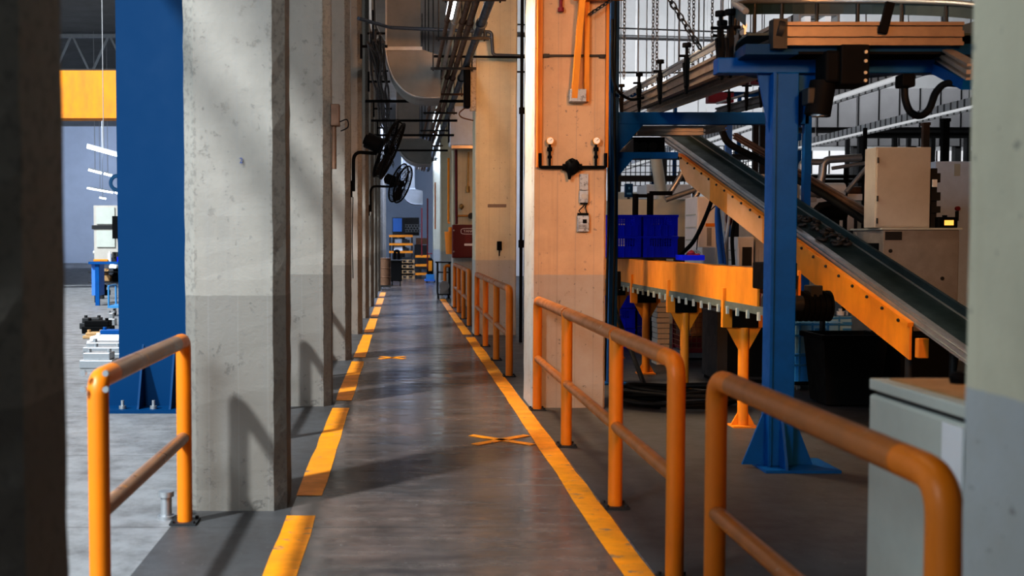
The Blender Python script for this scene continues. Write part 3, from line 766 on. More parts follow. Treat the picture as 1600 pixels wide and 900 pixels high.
# ---------------------------------------------------------------- end of the aisle
def pallet(x, y, z, w, d, label, m_='wood'):
    mb = MB()
    for i in range(5): mb.span(x, x + w, y + d * i / 5, y + d * i / 5 + d * .13, z + .115, z + .135)
    for i in range(3): mb.span(x + (w - .1) * i / 2, x + (w - .1) * i / 2 + .1, y, y + d, z + .02, z + .115)
    mb.span(x, x + w, y, y + .1, z, z + .02).span(x, x + w, y + d - .1, y + d, z, z + .02)
    return solo(mb, 'pallet', M[m_], label, 'pallet', 'pallets at the end of the aisle', org=(x, y, z))
Y = 46.5
x0 = P(626, 425, Y).x
for k in range(4):
    pallet(x0, Y, .002 + k * .225 + (.0), .60, .8, 'bare wooden pallet in the stack below the yellow rack, tier %s from the floor' % ['one', 'two', 'three', 'four'][k])
    mb = MB().span(x0 + .06, x0 + .54, Y + .1, Y + .7, .138 + k * .225, .224 + k * .225)
    solo(mb, 'packing_board', M['dark'], 'dark flat board between the stacked pallets, layer %s from the floor' % ['one', 'two', 'three', 'four'][k], 'board', 'boards between the pallets', org=(x0, Y, .14 + k * .225))
def rack(x0, x1, y, d, zs, label, legz):
    t = thing('storage_rack', (x0, y, 0), label, 'rack', 'yellow racks at the end of the aisle')
    for z in zs:
        MB().span(x0, x1, y, y + .05, z - .10, z).span(x0, x1, y + d - .05, y + d, z - .10, z).build('beam', M['cyellow'], t)
        MB().span(x0, x1, y + .05, y + d - .05, z - .04, z - .01).build('shelf', M['dark'], t)
    for xx in (x0, x1 - .07):
        for yy in (y, y + d - .07): MB().span(xx, xx + .07, yy + .005, yy + .065, 0, legz).build('upright', M['dark'], t)
    return t
Y = 48.6
rx0, rx1 = P(608, 380, Y).x, P(645, 380, Y).x
zs = [ZZ(392, Y), ZZ(380, Y), ZZ(367, Y)]
rack(rx0, rx1, Y, .9, zs, 'yellow and black rack standing at the end of the aisle', zs[-1])
items = [(0, .12, .40, .22, 'white'), (0, .62, .30, .12, 'dark'), (1, .15, .35, .2, 'steel'), (1, .60, .35, .15, 'dark')]
for i, (s, fx, w, h, m_) in enumerate(items):
    xa = rx0 + .12 + (rx1 - rx0 - .3) * fx; z = zs[s]
    solo(MB().span(xa, xa + w, Y + .15, Y + .6, z - .008, z + h, .03).cyl((xa + w / 2, Y + .35, z + h), (xa + w / 2, Y + .35, z + h + .04), .06, 10), 'machine_part', M[m_],
         ['pale bundle on the lowest rack shelf, left', 'dark part on the lowest rack shelf, right', 'grey part on the middle rack shelf, left', 'dark part on the middle rack shelf, right'][i], 'part', 'parts on the yellow rack', org=(xa, Y, z))
Y = 46.6
a = P(649, 400, Y).x; rack(a, a + .62, Y, .8, [.25, .62, 1.0], 'low yellow rack beside the pallet stack at the end of the aisle', 1.0)
# blue machine, crate stack and boxes behind
Y = 52
t = thing('machine_cabinet', (P(625, 360, Y).x, Y, 0), 'blue fronted machine behind the yellow rack at the end of the aisle', 'machine')
MB().span(P(613, 350, Y).x, P(655, 350, Y).x, Y, Y + 1, 0, ZZ(340, Y)).build('housing', M['dark'], t)
MB().span(P(614, 350, Y).x, P(628, 350, Y).x, Y - .03, Y, ZZ(362, Y), ZZ(341, Y)).build('door', M['blueglow'], t)
mb = MB()
for r in range(3):
    for q in range(5): mb.ring((P(636 + q * 4.6 + (r % 2) * 2.2, 350, 51.5).x, 51.5, ZZ(353 + r * 3.8, 51.5)), (0, 1, 0), .06, .012, 12, 4)
for r in range(4): mb.span(P(633, 350, 51.5).x, P(659, 350, 51.5).x, 51.52, 51.54, ZZ(351 + r * 3.8, 51.5) - .012, ZZ(351 + r * 3.8, 51.5) + .012)
mb.span(P(633, 350, 51.5).x, P(659, 350, 51.5).x, 51.6, 51.8, 0, ZZ(368, 51.5))
solo(mb, 'wire_basket', M['steel'], 'grey honeycomb wire basket behind the yellow rack', 'basket', org=(P(645, 360, 51.5).x, 51.5, 0))
Y = 50.5
t = thing('parts_bin', (P(656, 385, Y).x, Y, 0), 'dark reddish parts bin right of the yellow rack', 'bin')
MB().span(P(648, 385, Y).x, P(669, 385, Y).x, Y, Y + .9, .3, ZZ(383, Y)).build('lower_bin', M['dark'], t)
MB().span(P(650, 385, Y).x, P(668, 385, Y).x, Y, Y + .9, ZZ(382, Y), ZZ(372, Y)).build('upper_bin', M['piperust'], t)
for xx in (P(649, 385, Y).x, P(667, 385, Y).x): MB().span(xx, xx + .06, Y, Y + .06, 0, .3).build('leg', M['dark'], t)
# black wheeled bin and brown drum on the left
Y = 39.2
xa, xb = P(610, 420, Y).x, P(628, 420, Y).x; zt = ZZ(408, Y)
t = thing('tool_cart', ((xa + xb) / 2, Y, 0), 'black tool cart with upright handle in the middle of the far aisle', 'cart')
MB().span(xa, xb, Y, Y + .6, .16, zt, .03).build('body', M['black'], t)
MB().span(xa - .03, xb + .03, Y - .03, Y + .63, zt, zt + .05, .01).build('lid', M['dark'], t)
MB().tube(rounded([(xa + .16, Y + .3, zt), (xa + .16, Y + .3, ZZ(392, Y)), (xa + .3, Y + .3, ZZ(392, Y)), (xa + .3, Y + .3, zt)], .06), .05, 8).build('handle', M['black'], t)
for xx in (xa + .06, xb - .06):
    for yy in (Y + .08, Y + .5): MB().cyl((xx - .025, yy, .08), (xx + .025, yy, .08), .08, 14).build('wheel', M['rubber'], t)
Y = 36.6
c = P(602, 430, Y); zt = ZZ(403, Y)
t = thing('drum', (c.x, Y, 0), 'brownish red drum standing beside the left columns, left of the black cart', 'drum')
MB().cyl((c.x, Y, .12), (c.x, Y, zt), .19, 20).build('body', M['piperust'], t)
mb = MB()
for z in (.14, .4, .7, zt - .02): mb.ring((c.x, Y, z), (0, 0, 1), .192, .012, 20, 6)
mb.build('hoops', M['piperust'], t)
MB().span(c.x - .2, c.x + .2, Y - .2, Y + .2, .06, .12).build('dolly', M['dark'], t)
for dx in (-.15, .15):
    for dy in (-.15, .15): MB().cyl((c.x + dx - .02, Y + dy, .035), (c.x + dx + .02, Y + dy, .035), .035, 10).build('wheel', M['steel'], t)
# extinguisher
Y = 42.4
c = P(672, 440, Y)
t = thing('extinguisher_trolley', (c.x, Y, 0), 'dark wheeled extinguisher with yellow label on the right of the far aisle', 'extinguisher')
MB().cyl((c.x, Y, .12), (c.x, Y, .85), .13, 16).tube([(c.x, Y, .85), (c.x, Y, .95)], [.13, .05], 16).build('bottle', M['black'], t)
MB().span(c.x - .07, c.x + .07, Y - .14, Y - .12, .45, .85).build('warning_label', M['cyellow'], t)
MB().span(c.x - .22, c.x + .18, Y - .2, Y + .2, .05, .12).build('deck', M['blueglow'], t)
MB().tube(rounded([(c.x - .1, Y, .95), (c.x - .1, Y, 1.12), (c.x + .08, Y, 1.12)], .05), .02, 8).build('valve', M['redp'], t)
for dx in (-.15, .15): MB().cyl((c.x + dx, Y - .12, .05), (c.x + dx + .05, Y - .12, .05), .05, 10).build('wheel', M['rubber'], t)
MB().span(c.x - .16, c.x + .16, Y - .17, Y + .1, .12, .32).build('skirt', M['lblue'], t)
# pump cart before the fire cabinet
Y = 30.2
xa, xb = P(683, 440, Y).x, P(704, 440, Y).x; zt = ZZ(411, Y)
t = thing('pump_cart', ((xa + xb) / 2, Y, 0), 'dark pump cart with orange bent pipe, left of the farthest railing', 'cart')
for xx in (xa, xb - .04):
    for yy in (Y, Y + .5): MB().span(xx, xx + .04, yy, yy + .04, .1, zt).build('leg', M['dark'], t)
MB().span(xa - .04, xb + .03, Y - .03, Y + .57, zt, zt + .04).build('top_tray', M['dark'], t)
MB().span(xa, xb, Y, Y + .54, .1, .14).build('shelf', M['dark'], t)
MB().span(xa, xb, Y, Y + .54, .72, .75).build('shelf', M['dark'], t)
MB().cyl((xa + .2, Y - .02, .36), (xa + .2, Y + .4, .36), .14, 18).span(xa + .08, xa + .32, Y + .05, Y + .4, .14, .25).build('pump', M['steel'], t)
MB().tube(rounded([(xb - .16, Y - .05, .5), (xb - .16, Y - .05, .92), (xb - .02, Y - .05, .92)], .08), .045, 10).build('bent_pipe', M['yellow'], t)
for xx in (xa + .04, xb - .04):
    for yy in (Y + .05, Y + .48): MB().cyl((xx - .02, yy, .05), (xx + .02, yy, .05), .05, 12).build('wheel', M['rubber'], t)
# thin coloured risers on the far right columns
for px, Y, m_, y0, y1, l in ((668, 34.7, 'redp', 310, 420, 'thin red pipe down the far right columns'), (680, 34.7, 'yellow', 285, 358, 'thin yellow pipe down the far bluish column'), (659, 42.8, 'redp', 325, 400, 'farthest thin red pipe right of the blue machine')):
    c = P(px, 350, Y)
    solo(MB().tube([(c.x, Y, ZZ(y1, Y)), (c.x, Y, ZZ(y0, Y))], .022, 8), 'riser_pipe', M[m_], l, 'pipe', org=(c.x, Y, 2))
# ================================================================ fittings on the near cream column
Yc = 10.4
fx = lambda px: P(px, 200, Yc).x
fz = lambda py: ZZ(py, Yc)
t = thing('corner_strip', (fx(842), Yc - .03, fz(265)), 'long yellow steel strip down the left edge of the gauge column', 'steel strip')
MB().span(fx(838), fx(846), Yc - .04, Yc - .005, fz(262), 5.2).span(fx(838), fx(840), Yc - .07, Yc - .04, fz(262), 5.2).build('strip', M['yellow'], t)
t = thing('corner_strip', (fx(947), Yc - .03, fz(262)), 'thinner yellow steel strip down the right edge of the gauge column', 'steel strip')
MB().span(fx(945), fx(949.5), Yc - .04, Yc - .005, fz(262), 5.2).build('strip', M['yellow'], t)
t = thing('gauge_manifold', (fx(893), Yc, fz(262)), 'black pipe manifold with two round gauges across the cream column', 'manifold')
MB().tube(rounded([(fx(843), Yc - .05, fz(240)), (fx(843), Yc - .05, fz(262)), (fx(945), Yc - .05, fz(262)), (fx(945), Yc - .05, fz(240))], .02, 4), .016, 10).build('pipe', M['black'], t)
for gx in (858, 930):
    MB().tube([(fx(gx), Yc - .05, fz(262)), (fx(gx), Yc - .05, fz(224))], .012, 8).cyl((fx(gx), Yc - .05, fz(237)), (fx(gx), Yc - .05, fz(231)), .024, 8).cyl((fx(gx), Yc - .05, fz(248)), (fx(gx), Yc - .05, fz(244)), .02, 8).build('riser', M['black'], t)
    g = MB().cyl((fx(gx), Yc - .05, fz(221)), (fx(gx), Yc - .085, fz(221)), .036, 20).build('gauge', M['brass'], t)
    MB().cyl((fx(gx), Yc - .086, fz(221)), (fx(gx), Yc - .089, fz(221)), .030, 20).build('dial', M['glassdial'], g)
    MB().beam((fx(gx), Yc - .0905, fz(221)), (fx(gx) + .018, Yc - .0905, fz(221) + .014), .002, .004).build('needle', M['black'], g)
vb = MB().blob((fx(893), Yc - .07, fz(261)), (.075, .06, .08), None, 2, .08)
for a in range(6): vb.cyl((fx(893) + .06 * math.cos(a), Yc - .12, fz(261) + .06 * math.sin(a)), (fx(893) + .06 * math.cos(a), Yc - .02, fz(261) + .06 * math.sin(a)), .012, 6)
vb.tube([(fx(889), Yc - .08, fz(266)), (fx(888), Yc - .08, fz(281))], [.03, .012], 8).cyl((fx(878), Yc - .06, fz(262)), (fx(908), Yc - .06, fz(262)), .032, 10)
vb.build('valve_body', M['black'], t)
t = thing('wall_box', (fx(912), Yc, fz(318)), 'small square cream switch box with round knob on the gauge column', 'switch box')
MB().span(fx(905), fx(919), Yc - .05, Yc - .003, fz(317), fz(298), .006).build('housing', M['colr'], t)
MB().cyl((fx(912), Yc - .05, fz(307)), (fx(912), Yc - .06, fz(307)), .028, 16).build('knob', M['greybox'], t)
MB().span(fx(907), fx(918), Yc - .045, Yc - .01, fz(319), fz(317)).build('gland', M['black'], t)
t = thing('wall_box', (fx(911), Yc, fz(362)), 'small cream control box with dark button, below the switch box on the gauge column', 'control box')
MB().span(fx(902), fx(920), Yc - .06, Yc - .003, fz(362), fz(337), .006).build('housing', M['colr'], t)
MB().span(fx(903), fx(919), Yc - .055, Yc - .003, fz(337), fz(333)).build('hood', M['black'], t)
MB().span(fx(910), fx(916), Yc - .068, Yc - .06, fz(349), fz(343)).build('button', M['black'], t)
mb = MB()
for q in (352, 354.5, 357): mb.span(fx(904), fx(917), Yc - .064, Yc - .06, fz(q) - .003, fz(q) + .003)
mb.build('slots', M['inkg'], t)
MB().tube(spline([(fx(914), Yc - .03, fz(319)), (fx(911), Yc - .04, fz(323)), (fx(905), Yc - .04, fz(329)), (fx(907), Yc - .03, fz(333))]), .005, 6).tube(spline([(fx(916), Yc - .03, fz(319)), (fx(915), Yc - .04, fz(326)), (fx(917), Yc - .03, fz(333))]), .005, 6).build('cable', M['black'], t)
solo(MB().span(fx(906), fx(919), Yc - .03, Yc - .002, fz(297), fz(272)), 'conduit_cover', M['colr'], 'flat cream conduit cover above the switch box on the gauge column', 'conduit', org=(fx(912), Yc, fz(290)))
t = thing('hoist_bracket', (fx(903), Yc, fz(160)), 'tall tan bracket with slanted arm high on the gauge column', 'bracket')
MB().span(fx(911), fx(918), Yc - .07, Yc - .005, fz(160), 5.2).build('upright', M['cyellow'], t)
MB().beam((fx(894), Yc - .10, fz(156)), (fx(907), Yc - .16, fz(-40)), .055, .06, (0, 1, 0)).build('slanted_arm', M['cyellow'], t)
MB().span(fx(888), fx(912), Yc - .13, Yc - .005, fz(161), fz(142)).build('foot_box', M['colr'], t)
MB().span(fx(893), fx(969), Yc - .16, Yc - .08, fz(4), fz(-9)).build('top_beam', M['cyellow'], t)
solo(MB().span(fx(848), fx(945), Yc - .03, Yc - .004, fz(89), fz(86)).span(fx(848), fx(857), Yc - .04, Yc - .004, fz(90), fz(85)).span(fx(935), fx(944), Yc - .04, Yc - .004, fz(91), fz(86)), 'strap', M['dark'], 'thin dark strap clamped across the top of the gauge column', 'strap', org=(fx(900), Yc, fz(87)))
solo(MB().cyl((fx(874), Yc - .05, 5.2), (fx(874), Yc - .05, fz(14)), .016, 10).cyl((fx(874), Yc - .05, fz(14)), (fx(874), Yc - .05, fz(20)), .03, 10), 'drop_pipe', M['redp'], 'short pinkish pipe end hanging at the top of the gauge column', 'pipe', org=(fx(874), Yc, fz(10)))

def chain(a, b, label, ln=.055, r=.0065, group=None, name='chain', mat='dark'):
    a, b = Vector(a), Vector(b); d = b - a; n = int(d.length / (ln * .74)); d.normalize(); u = d.orthogonal().normalized(); v = d.cross(u)
    mb = MB()
    for i in range(n):
        c = a + d * (i + .5) * ln * .74; w = u if i % 2 else v
        pts = []
        for k in range(9):
            an = 2 * math.pi * k / 8
            pts.append(c + d * math.cos(an) * ln * .5 + w * math.sin(an) * ln * .30)
        mb.tube(pts, r, 4, False)
    return solo(mb, name, M[mat], label, 'chain', group, org=a)
chain((fx(916), Yc - .12, fz(27)), (fx(952), Yc - .12, fz(3)), 'short black chain slung at the top of the gauge column')

# ---------------------------------------------------------------- black pole between the cream columns
Y = 17.2
for i, (px, r) in enumerate(((814.5, .026), (821, .022))):
    x = P(px, 300, Y).x
    solo(MB().tube([(x, Y, 0), (x, Y, 7.5)], r, 10).cyl((x, Y, 1.5), (x, Y, 1.62), r * 1.6).cyl((x, Y, 3.6), (x, Y, 3.7), r * 1.6), 'riser_pipe', M['black'] if i == 0 else M['pipeblue'],
         ['tall black riser pipe between the two cream columns', 'slate riser pipe right beside the tall black one between the cream columns'][i], 'pipe', org=(x, Y, 0))

# ---------------------------------------------------------------- blue conveyor gantries
Y = 7.66; gx = 2.66
t = thing('conveyor_gantry', (gx, Y, 0), 'blue steel post and cross beam carrying the curved overhead conveyor', 'gantry')
zb0, zb1 = ZZ(116, Y), ZZ(92, Y)
MB().span(gx - .09, gx + .09, Y - .08, Y + .08, .02, zb0, .008).span(gx - .095, gx - .075, Y - .10, Y - .08, .02, zb0).build('post', M['blue2'], t)
MB().span(P(1118, 100, Y).x, P(1455, 100, Y).x, Y - .06, Y + .06, zb0, zb1, .006).build('cross_beam', M['blue2'], t)
xl, xr = P(1183, 120, Y).x, P(1277, 120, Y).x
MB().prism([(xl, Y - .012, zb0), (xr, Y - .012, zb0), (xr, Y - .012, ZZ(150, Y)), (gx + .09, Y - .012, ZZ(208, Y)), (gx - .09, Y - .012, ZZ(208, Y))], (0, .02, 0)).build('gusset_plate', M['blue2'], t)
MB().span(P(1181, 700, Y).x, P(1296, 700, Y).x, Y - .22, Y + .22, 0, .02).build('base_plate', M['blue2'], t)
for s in (-1, 1):
    MB().prism([(gx + s * .09, Y - .01, .02), (gx + s * .25, Y - .01, .02), (gx + s * .09, Y - .01, .42)], (0, .02, 0)).build('foot_gusset', M['blue2'], t)
MB().prism([(gx - .01, Y - .08, .02), (gx - .01, Y - .21, .02), (gx - .01, Y - .08, .42)], (.02, 0, 0)).build('foot_gusset', M['blue2'], t)
MB().beam(P(1458, 104, Y), P(1512, 132, 7.2), .07, .07).build('side_strut', M['blue2'], t)
Y = 12.2
lx = P(958, 300, Y).x
t = thing('conveyor_gantry', (lx, Y, 0), 'darker blue gantry behind, right of the gauge column', 'gantry')
MB().span(lx - .05, lx + .045, Y - .06, Y + .06, .02, 5.4, .006).build('post', M['blue2'], t)
MB().span(lx + .045, P(1262, 185, Y).x, Y - .05, Y + .05, ZZ(195, Y), ZZ(176, Y), .006).build('cross_beam', M['blue2'], t)
MB().span(lx + .045, P(1058, 242, Y).x, Y - .04, Y + .06, ZZ(248, Y), ZZ(238, Y)).build('lower_beam', M['blue2'], t)
MB().prism([(lx + .045, Y - .055, ZZ(195, Y)), (P(1004, 195, Y).x, Y - .055, ZZ(195, Y)), (P(966, 240, Y).x, Y - .055, ZZ(238, Y)), (lx + .045, Y - .055, ZZ(238, Y))], (0, .02, 0)).build('gusset_plate', M['blue2'], t)
MB().prism([(lx + .045, Y - .055, ZZ(248, Y)), (P(988, 248, Y).x, Y - .055, ZZ(248, Y)), (lx + .045, Y - .055, ZZ(276, Y))], (0, .02, 0)).build('gusset_plate', M['blue2'], t)
MB().span(P(1256, 185, Y).x, P(1266, 185, Y).x, Y - .05, Y + .05, .02, ZZ(176, Y)).build('post', M['blue2'], t)
MB().span(lx - .15, lx + .15, Y - .15, Y + .15, 0, .02).build('base_plate', M['blue2'], t)
mb = MB()
for dx in (-.075, .0): mb.tube(spline([(lx + dx, Y - .08, 5.3), (lx + dx - .01, Y - .08, 3.2), (lx + dx + .01, Y - .08, 2.0), (lx + dx - .02, Y - .09, .04)]), .014, 6)
solo(mb, 'cable', M['rubber'], 'black cables running down the dark blue gantry post', 'cable', org=(lx, Y, 0))
solo(MB().tube(spline([P(957, 30, 12), P(957, 110, 12), P(966, 142, 12), P(985, 155, 12.2), P(1005, 153, 12.4)]), .016, 8), 'cable', M['rubber'], 'black cable curving from the gantry post to the overhead conveyor', 'cable', org=P(957, 110, 12))

# ---------------------------------------------------------------- overhead conveyor, long straight run
def profile(mb, a, b, w, h, up=(0, 0, 1)):
    """slotted aluminium section: three ribs on a core"""
    a, b = Vector(a), Vector(b); d = (b - a).normalized(); s = d.cross(Vector(up)).normalized(); u = s.cross(d)
    mb.beam(a, b, w * .3, h * .96)
    for k in (-.42, 0, .42):
        mb.beam(a + u * h * k, b + u * h * k, w, h * (.26 if k == 0 else .15))
    return mb
A = P(1168, 82, 8.0); B = P(972, 172, 14.6)
t = thing('overhead_conveyor', tuple(A), 'straight overhead belt conveyor running back from the curved one, with black clamps', 'conveyor')
off = Vector((.36, 0, 0))
profile(MB(), A, B, .06, .17).build('side_profile', M['aludark'], t)
profile(MB(), A + off, B + off, .06, .17).build('side_profile', M['alu'], t)
MB().beam(A + off / 2 + Vector((0, 0, .03)), B + off / 2 + Vector((0, 0, .03)), .30, .03).build('belt', M['belt'], t)
for o in (Vector((-.02, 0, .19)), off + Vector((.02, 0, .19))):
    MB().tube([A + o, B + o], .018, 8).beam(A + o - Vector((0, 0, .035)), B + o - Vector((0, 0, .035)), .012, .045).build('guide_rail', M['steel'], t)
D = B - A
for i in range(24):
    c = A + D * (i / 24) + Vector((-.02, 0, .12)); MB().blob(c, (.012, .012, .012), None, 1, 0).build('stud', M['steel'], t)
def clamp(c, par, h=.2, tilt=0):
    c = Vector(c)
    mb = MB().beam(c + Vector((-.05, 0, -.16)), c + Vector((-.05 + tilt, 0, h * .6)), .035, .055, (0, 1, 0)).prism([c + Vector((-.08, 0, .06)), c + Vector((-.02, 0, .06)), c + Vector((-.035, 0, -.22)), c + Vector((-.055, 0, -.22))], (0, .04, 0))
    mb.cyl(c + Vector((-.05, 0, h * .55)), c + Vector((-.05, 0, h)), .014, 8).cyl(c + Vector((-.05, 0, h)), c + Vector((-.05, 0, h + .035)), .04, 10)
    mb.cyl(c + Vector((-.12, 0, h * .6)), c + Vector((.02, 0, h * .6)), .012, 8)
    return mb.build('clamp', M['black'], par)
for px, Y in ((1138, 8.6), (1075, 10.0), (1032, 11.4), (1003, 12.8), (977, 14.3)):
    s = (Y - A.y) / (B.y - A.y); clamp(A + D * s + Vector((0, 0, .08)), t)
# curved section
Y0 = 7.35
za, zb_ = ZZ(72, Y0), ZZ(35, Y0)
xa, xb = P(1228, 50, Y0).x, P(1503, 50, Y0).x
t = thing('curved_conveyor', ((xa + xb) / 2, Y0, za), 'curved overhead belt conveyor on the blue post, with flat aluminium front', 'conveyor')
profile(MB(), (xa, Y0, (za + zb_) / 2), (xb, Y0, (za + zb_) / 2), .06, zb_ - za).build('front_profile', M['aludark'], t)
cx, cy = (xa + xb) / 2, Y0 + .03
Rx, Ry = (xb - xa) / 2 + .26, 1.25
arc = [(cx - Rx * math.cos(math.pi * i / 28), cy + Ry * math.sin(math.pi * i / 28)) for i in range(29)]
MB().prism([(x, y, za - .05) for x, y in arc], (0, 0, .07)).build('bed', M['blue'], t)
MB().prism([(x * .98 + cx * .02, y + .02, za + .08) for x, y in arc], (0, 0, .015)).build('belt', M['belt'], t)
mb = MB()
for (x0_, y0_), (x1_, y1_) in list(zip(arc, arc[1:]))[5:]:
    z0_, z1_ = zb_ + .01, zb_ + .01
    mb.beam((x0_, y0_, (za + zb_) / 2 + .03), (x1_, y1_, (za + zb_) / 2 + .03), .05, zb_ - za + .06)
mb.build('side_wall', M['dark'], t)
rise = lambda i: zb_ + .08 + .34 * math.sin(math.pi * i / 28) ** .8
MB().tube([(x, y, rise(i)) for i, (x, y) in enumerate(arc)], .022, 8).build('guide_rail', M['steel'], t)
mb = MB()
for i in range(28):
    (x0_, y0_), (x1_, y1_) = arc[i], arc[i + 1]
    mb.quad([(x0_, y0_, rise(i) - .10), (x1_, y1_, rise(i + 1) - .10), (x1_, y1_, rise(i + 1)), (x0_, y0_, rise(i))])
mb.build('guide_band', M['belt'], t)
for i in range(3, 27, 3): MB().cyl((arc[i][0], arc[i][1], zb_), (arc[i][0], arc[i][1], rise(i)), .015, 6).build('rail_post', M['dark'], t)
profile(MB(), P(1158, 84, 8.1), P(1224, 52, 7.38), .06, .17).build('side_profile', M['alu'], t)
for px, Y in ((1152, 7.75), (1136, 8.1)): clamp(P(px, 72, Y), t, .22)
MB().beam(P(1379, 52, Y0 - .05), P(1391, 4, Y0 - .05), .055, .03, (0, 1, 0)).build('clamp', M['black'], t)
MB().cyl(P(1213, 45, Y0), P(1222, 47, Y0), .06, 12).span(P(1206, 50, Y0).x, P(1228, 50, Y0).x, Y0 - .03, Y0 + .06, za - .02, zb_ + .02).build('end_fitting', M['dark'], t)
MB().span(P(1250, 80, Y0).x, P(1480, 80, Y0).x, Y0 + .02, Y0 + .5, ZZ(92, 7.66) + .001, za - .05).build('under_frame', M['black'], t)
# drive motor hanging from the curve
t = thing('drive_motor', tuple(P(1310, 120, 7.45)), 'black gear motor hanging under the curved conveyor', 'motor')
q = lambda px: P(px, 120, 7.42).x
w = lambda py: ZZ(py, 7.42)
MB().span(q(1303), q(1347), 7.30, 7.54, w(136), w(74), .01).build('gearbox', M['black'], t)
MB().span(q(1281), q(1304), 7.32, 7.52, w(132), w(82), .02).build('mounting', M['black'], t)
MB().cyl((q(1278), 7.42, w(180)), (q(1286), 7.42, w(128)), .085, 16).build('motor_body', M['black'], t)
MB().span(q(1258), q(1270), 7.36, 7.48, w(164), w(138), .01).build('terminal_box', M['dark'], t)
MB().cyl((q(1283), 7.42, w(182)), (q(1283), 7.42, w(165)), .062, 16).build('end_cap', M['steel'], t)
for yy in (86, 100, 118, 130): MB().cyl((q(1340), 7.29, w(yy)), (q(1340), 7.31, w(yy)), .012, 8).build('bolt', M['steel'], t)
t = thing('power_cable', tuple(P(1415, 120, 7.5)), 'thick black hose looping below the curved conveyor', 'cable')
MB().tube(spline([P(1414, 122, 7.5), P(1414, 152, 7.5), P(1422, 174, 7.5), P(1438, 181, 7.5), P(1452, 170, 7.5), P(1462, 145, 7.45), P(1477, 131, 7.4), P(1500, 131, 7.3)], 8), .024, 10).build('hose', M['rubber'], t)
MB().span(P(1404, 120, 7.5).x, P(1425, 120, 7.5).x, 7.44, 7.56, ZZ(137, 7.5), ZZ(117, 7.5), .01).build('socket', M['black'], t)
solo(profile(MB(), P(1458, 76, 7.9), P(1520, 112, 6.6), .07, .10), 'overhead_conveyor', M['alu'], 'brown conveyor end sloping down behind the right edge column from the curved one', 'conveyor', org=P(1458, 76, 7.9))
# short brown conveyor under the darker gantry
Y = 12.35
t = thing('transfer_conveyor', tuple(P(1050, 205, Y)), 'short brown-sided transfer conveyor under the darker blue beam', 'conveyor')
profile(MB(), (P(995, 204, Y).x, Y, ZZ(204, Y)), (P(1098, 204, Y).x, Y, ZZ(204, Y)), .06, ZZ(197, Y) - ZZ(212, Y)).build('side_profile', M['alu'], t)
profile(MB(), (P(1098, 204, Y).x, Y, ZZ(204, Y)), P(1132, 197, 13.2), .06, .10).build('side_profile', M['alu'], t)
MB().span(P(995, 204, Y).x, P(1098, 204, Y).x, Y + .03, Y + .6, ZZ(205, Y), ZZ(203, Y)).build('belt', M['belt'], t)
MB().span(P(990, 225, Y).x, P(1042, 225, Y).x, Y + .1, Y + .5, ZZ(237, Y), ZZ(213, Y)).build('drive_box', M['black'], t)
mb = MB()
for a in (996, 1008, 1022): mb.cyl((P(a, 225, Y).x, Y + .06, ZZ(228, Y)), (P(a, 225, Y).x, Y + .12, ZZ(228, Y)), .05, 12)
mb.build('rollers', M['dark'], t)
MB().prism([P(966, 238, Y), P(990, 216, Y), P(990, 238, Y)], (0, .03, 0)).build('side_plate', M['alu'], t)
# second distant overhead conveyor
A2 = P(1200, 155, 15.0); B2 = P(1120, 176, 19)
t = thing('overhead_conveyor', tuple(A2), 'short dark overhead conveyor glimpsed behind the blue gusset', 'conveyor')
profile(MB(), A2, B2, .06, .16).build('side_profile', M['dark'], t)
MB().tube([A2 + Vector((0, 0, .16)), B2 + Vector((0, 0, .16))], .02, 8).build('guide_rail', M['steel'], t)
MB().beam(A2 + Vector((.15, 0, 0)), B2 + Vector((.15, 0, 0)), .26, .03).build('belt', M['belt'], t)
for s in (.05, .3, .65): clamp(A2 + (B2 - A2) * s + Vector((0, 0, .12)), t, .24)

# ---------------------------------------------------------------- big inclined belt conveyor
A = P(1428, 509, 8.6); B = P(1066, 243, 14.2)
D = (B - A); Lc = D.length; d = D.normalized(); sx = Vector((1, 0, 0)); sx = (sx - d * sx.dot(d)).normalized(); nz = sx.cross(d)
t = thing('inclined_conveyor', tuple(A), 'long inclined belt conveyor with orange-yellow side guards, rising to the left', 'conveyor')
dn = Vector((0, 0, -1))
for k, (s0, s1) in enumerate(((0, .30), (.30, .52), (.52, .70), (.70, .80), (.80, 1.0))):
    a, b = A + D * s0, A + D * s1
    h0, h1 = .27, .27
    poly = [a, b, b + dn * (h1 if s1 < 1 else .17), a + dn * h0]
    if s1 == 1: poly = [a, b, b + dn * .15, b - D * .045 + dn * .27, a + dn * h0]
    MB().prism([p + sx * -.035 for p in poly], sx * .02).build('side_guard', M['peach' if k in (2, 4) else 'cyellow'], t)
MB().beam(A - sx * .03 + nz * .01, B - sx * .03 + nz * .01, .05, .035, nz).build('guard_flange', M['cyellow'], t)
for i in range(22):
    c = A + D * ((i + .5) / 22) - sx * .060 - nz * .004; MB().blob(c, (.015, .022, .016), None, 1, .1).build('bolt', M['dark'], t)
A1, B1 = A - D * .16, B + D * .17
profile(MB(), A1 + sx * .03 + nz * .045, B1 + sx * .03 + nz * .045, .05, .10).build('frame_rail', M['steel'], t)
profile(MB(), A1 + sx * .40 + nz * .02, B1 + sx * .40 + nz * .02, .05, .12).build('frame_rail', M['steel'], t)
MB().beam(A1 + sx * .215 + nz * .055, B1 + sx * .215 + nz * .055, .32, .025, nz).build('belt', M['belt'], t)
MB().beam(A1 + sx * .40 + nz * .10, B1 + sx * .40 + nz * .10, .03, .08, nz).build('side_lip', M['belt'], t)
MB().span(P(1430, 545, 8.55).x, P(1447, 545, 8.55).x, 8.5, 8.56, ZZ(559, 8.55), ZZ(528, 8.55), .008).build('end_bracket', M['cyellow'], t)
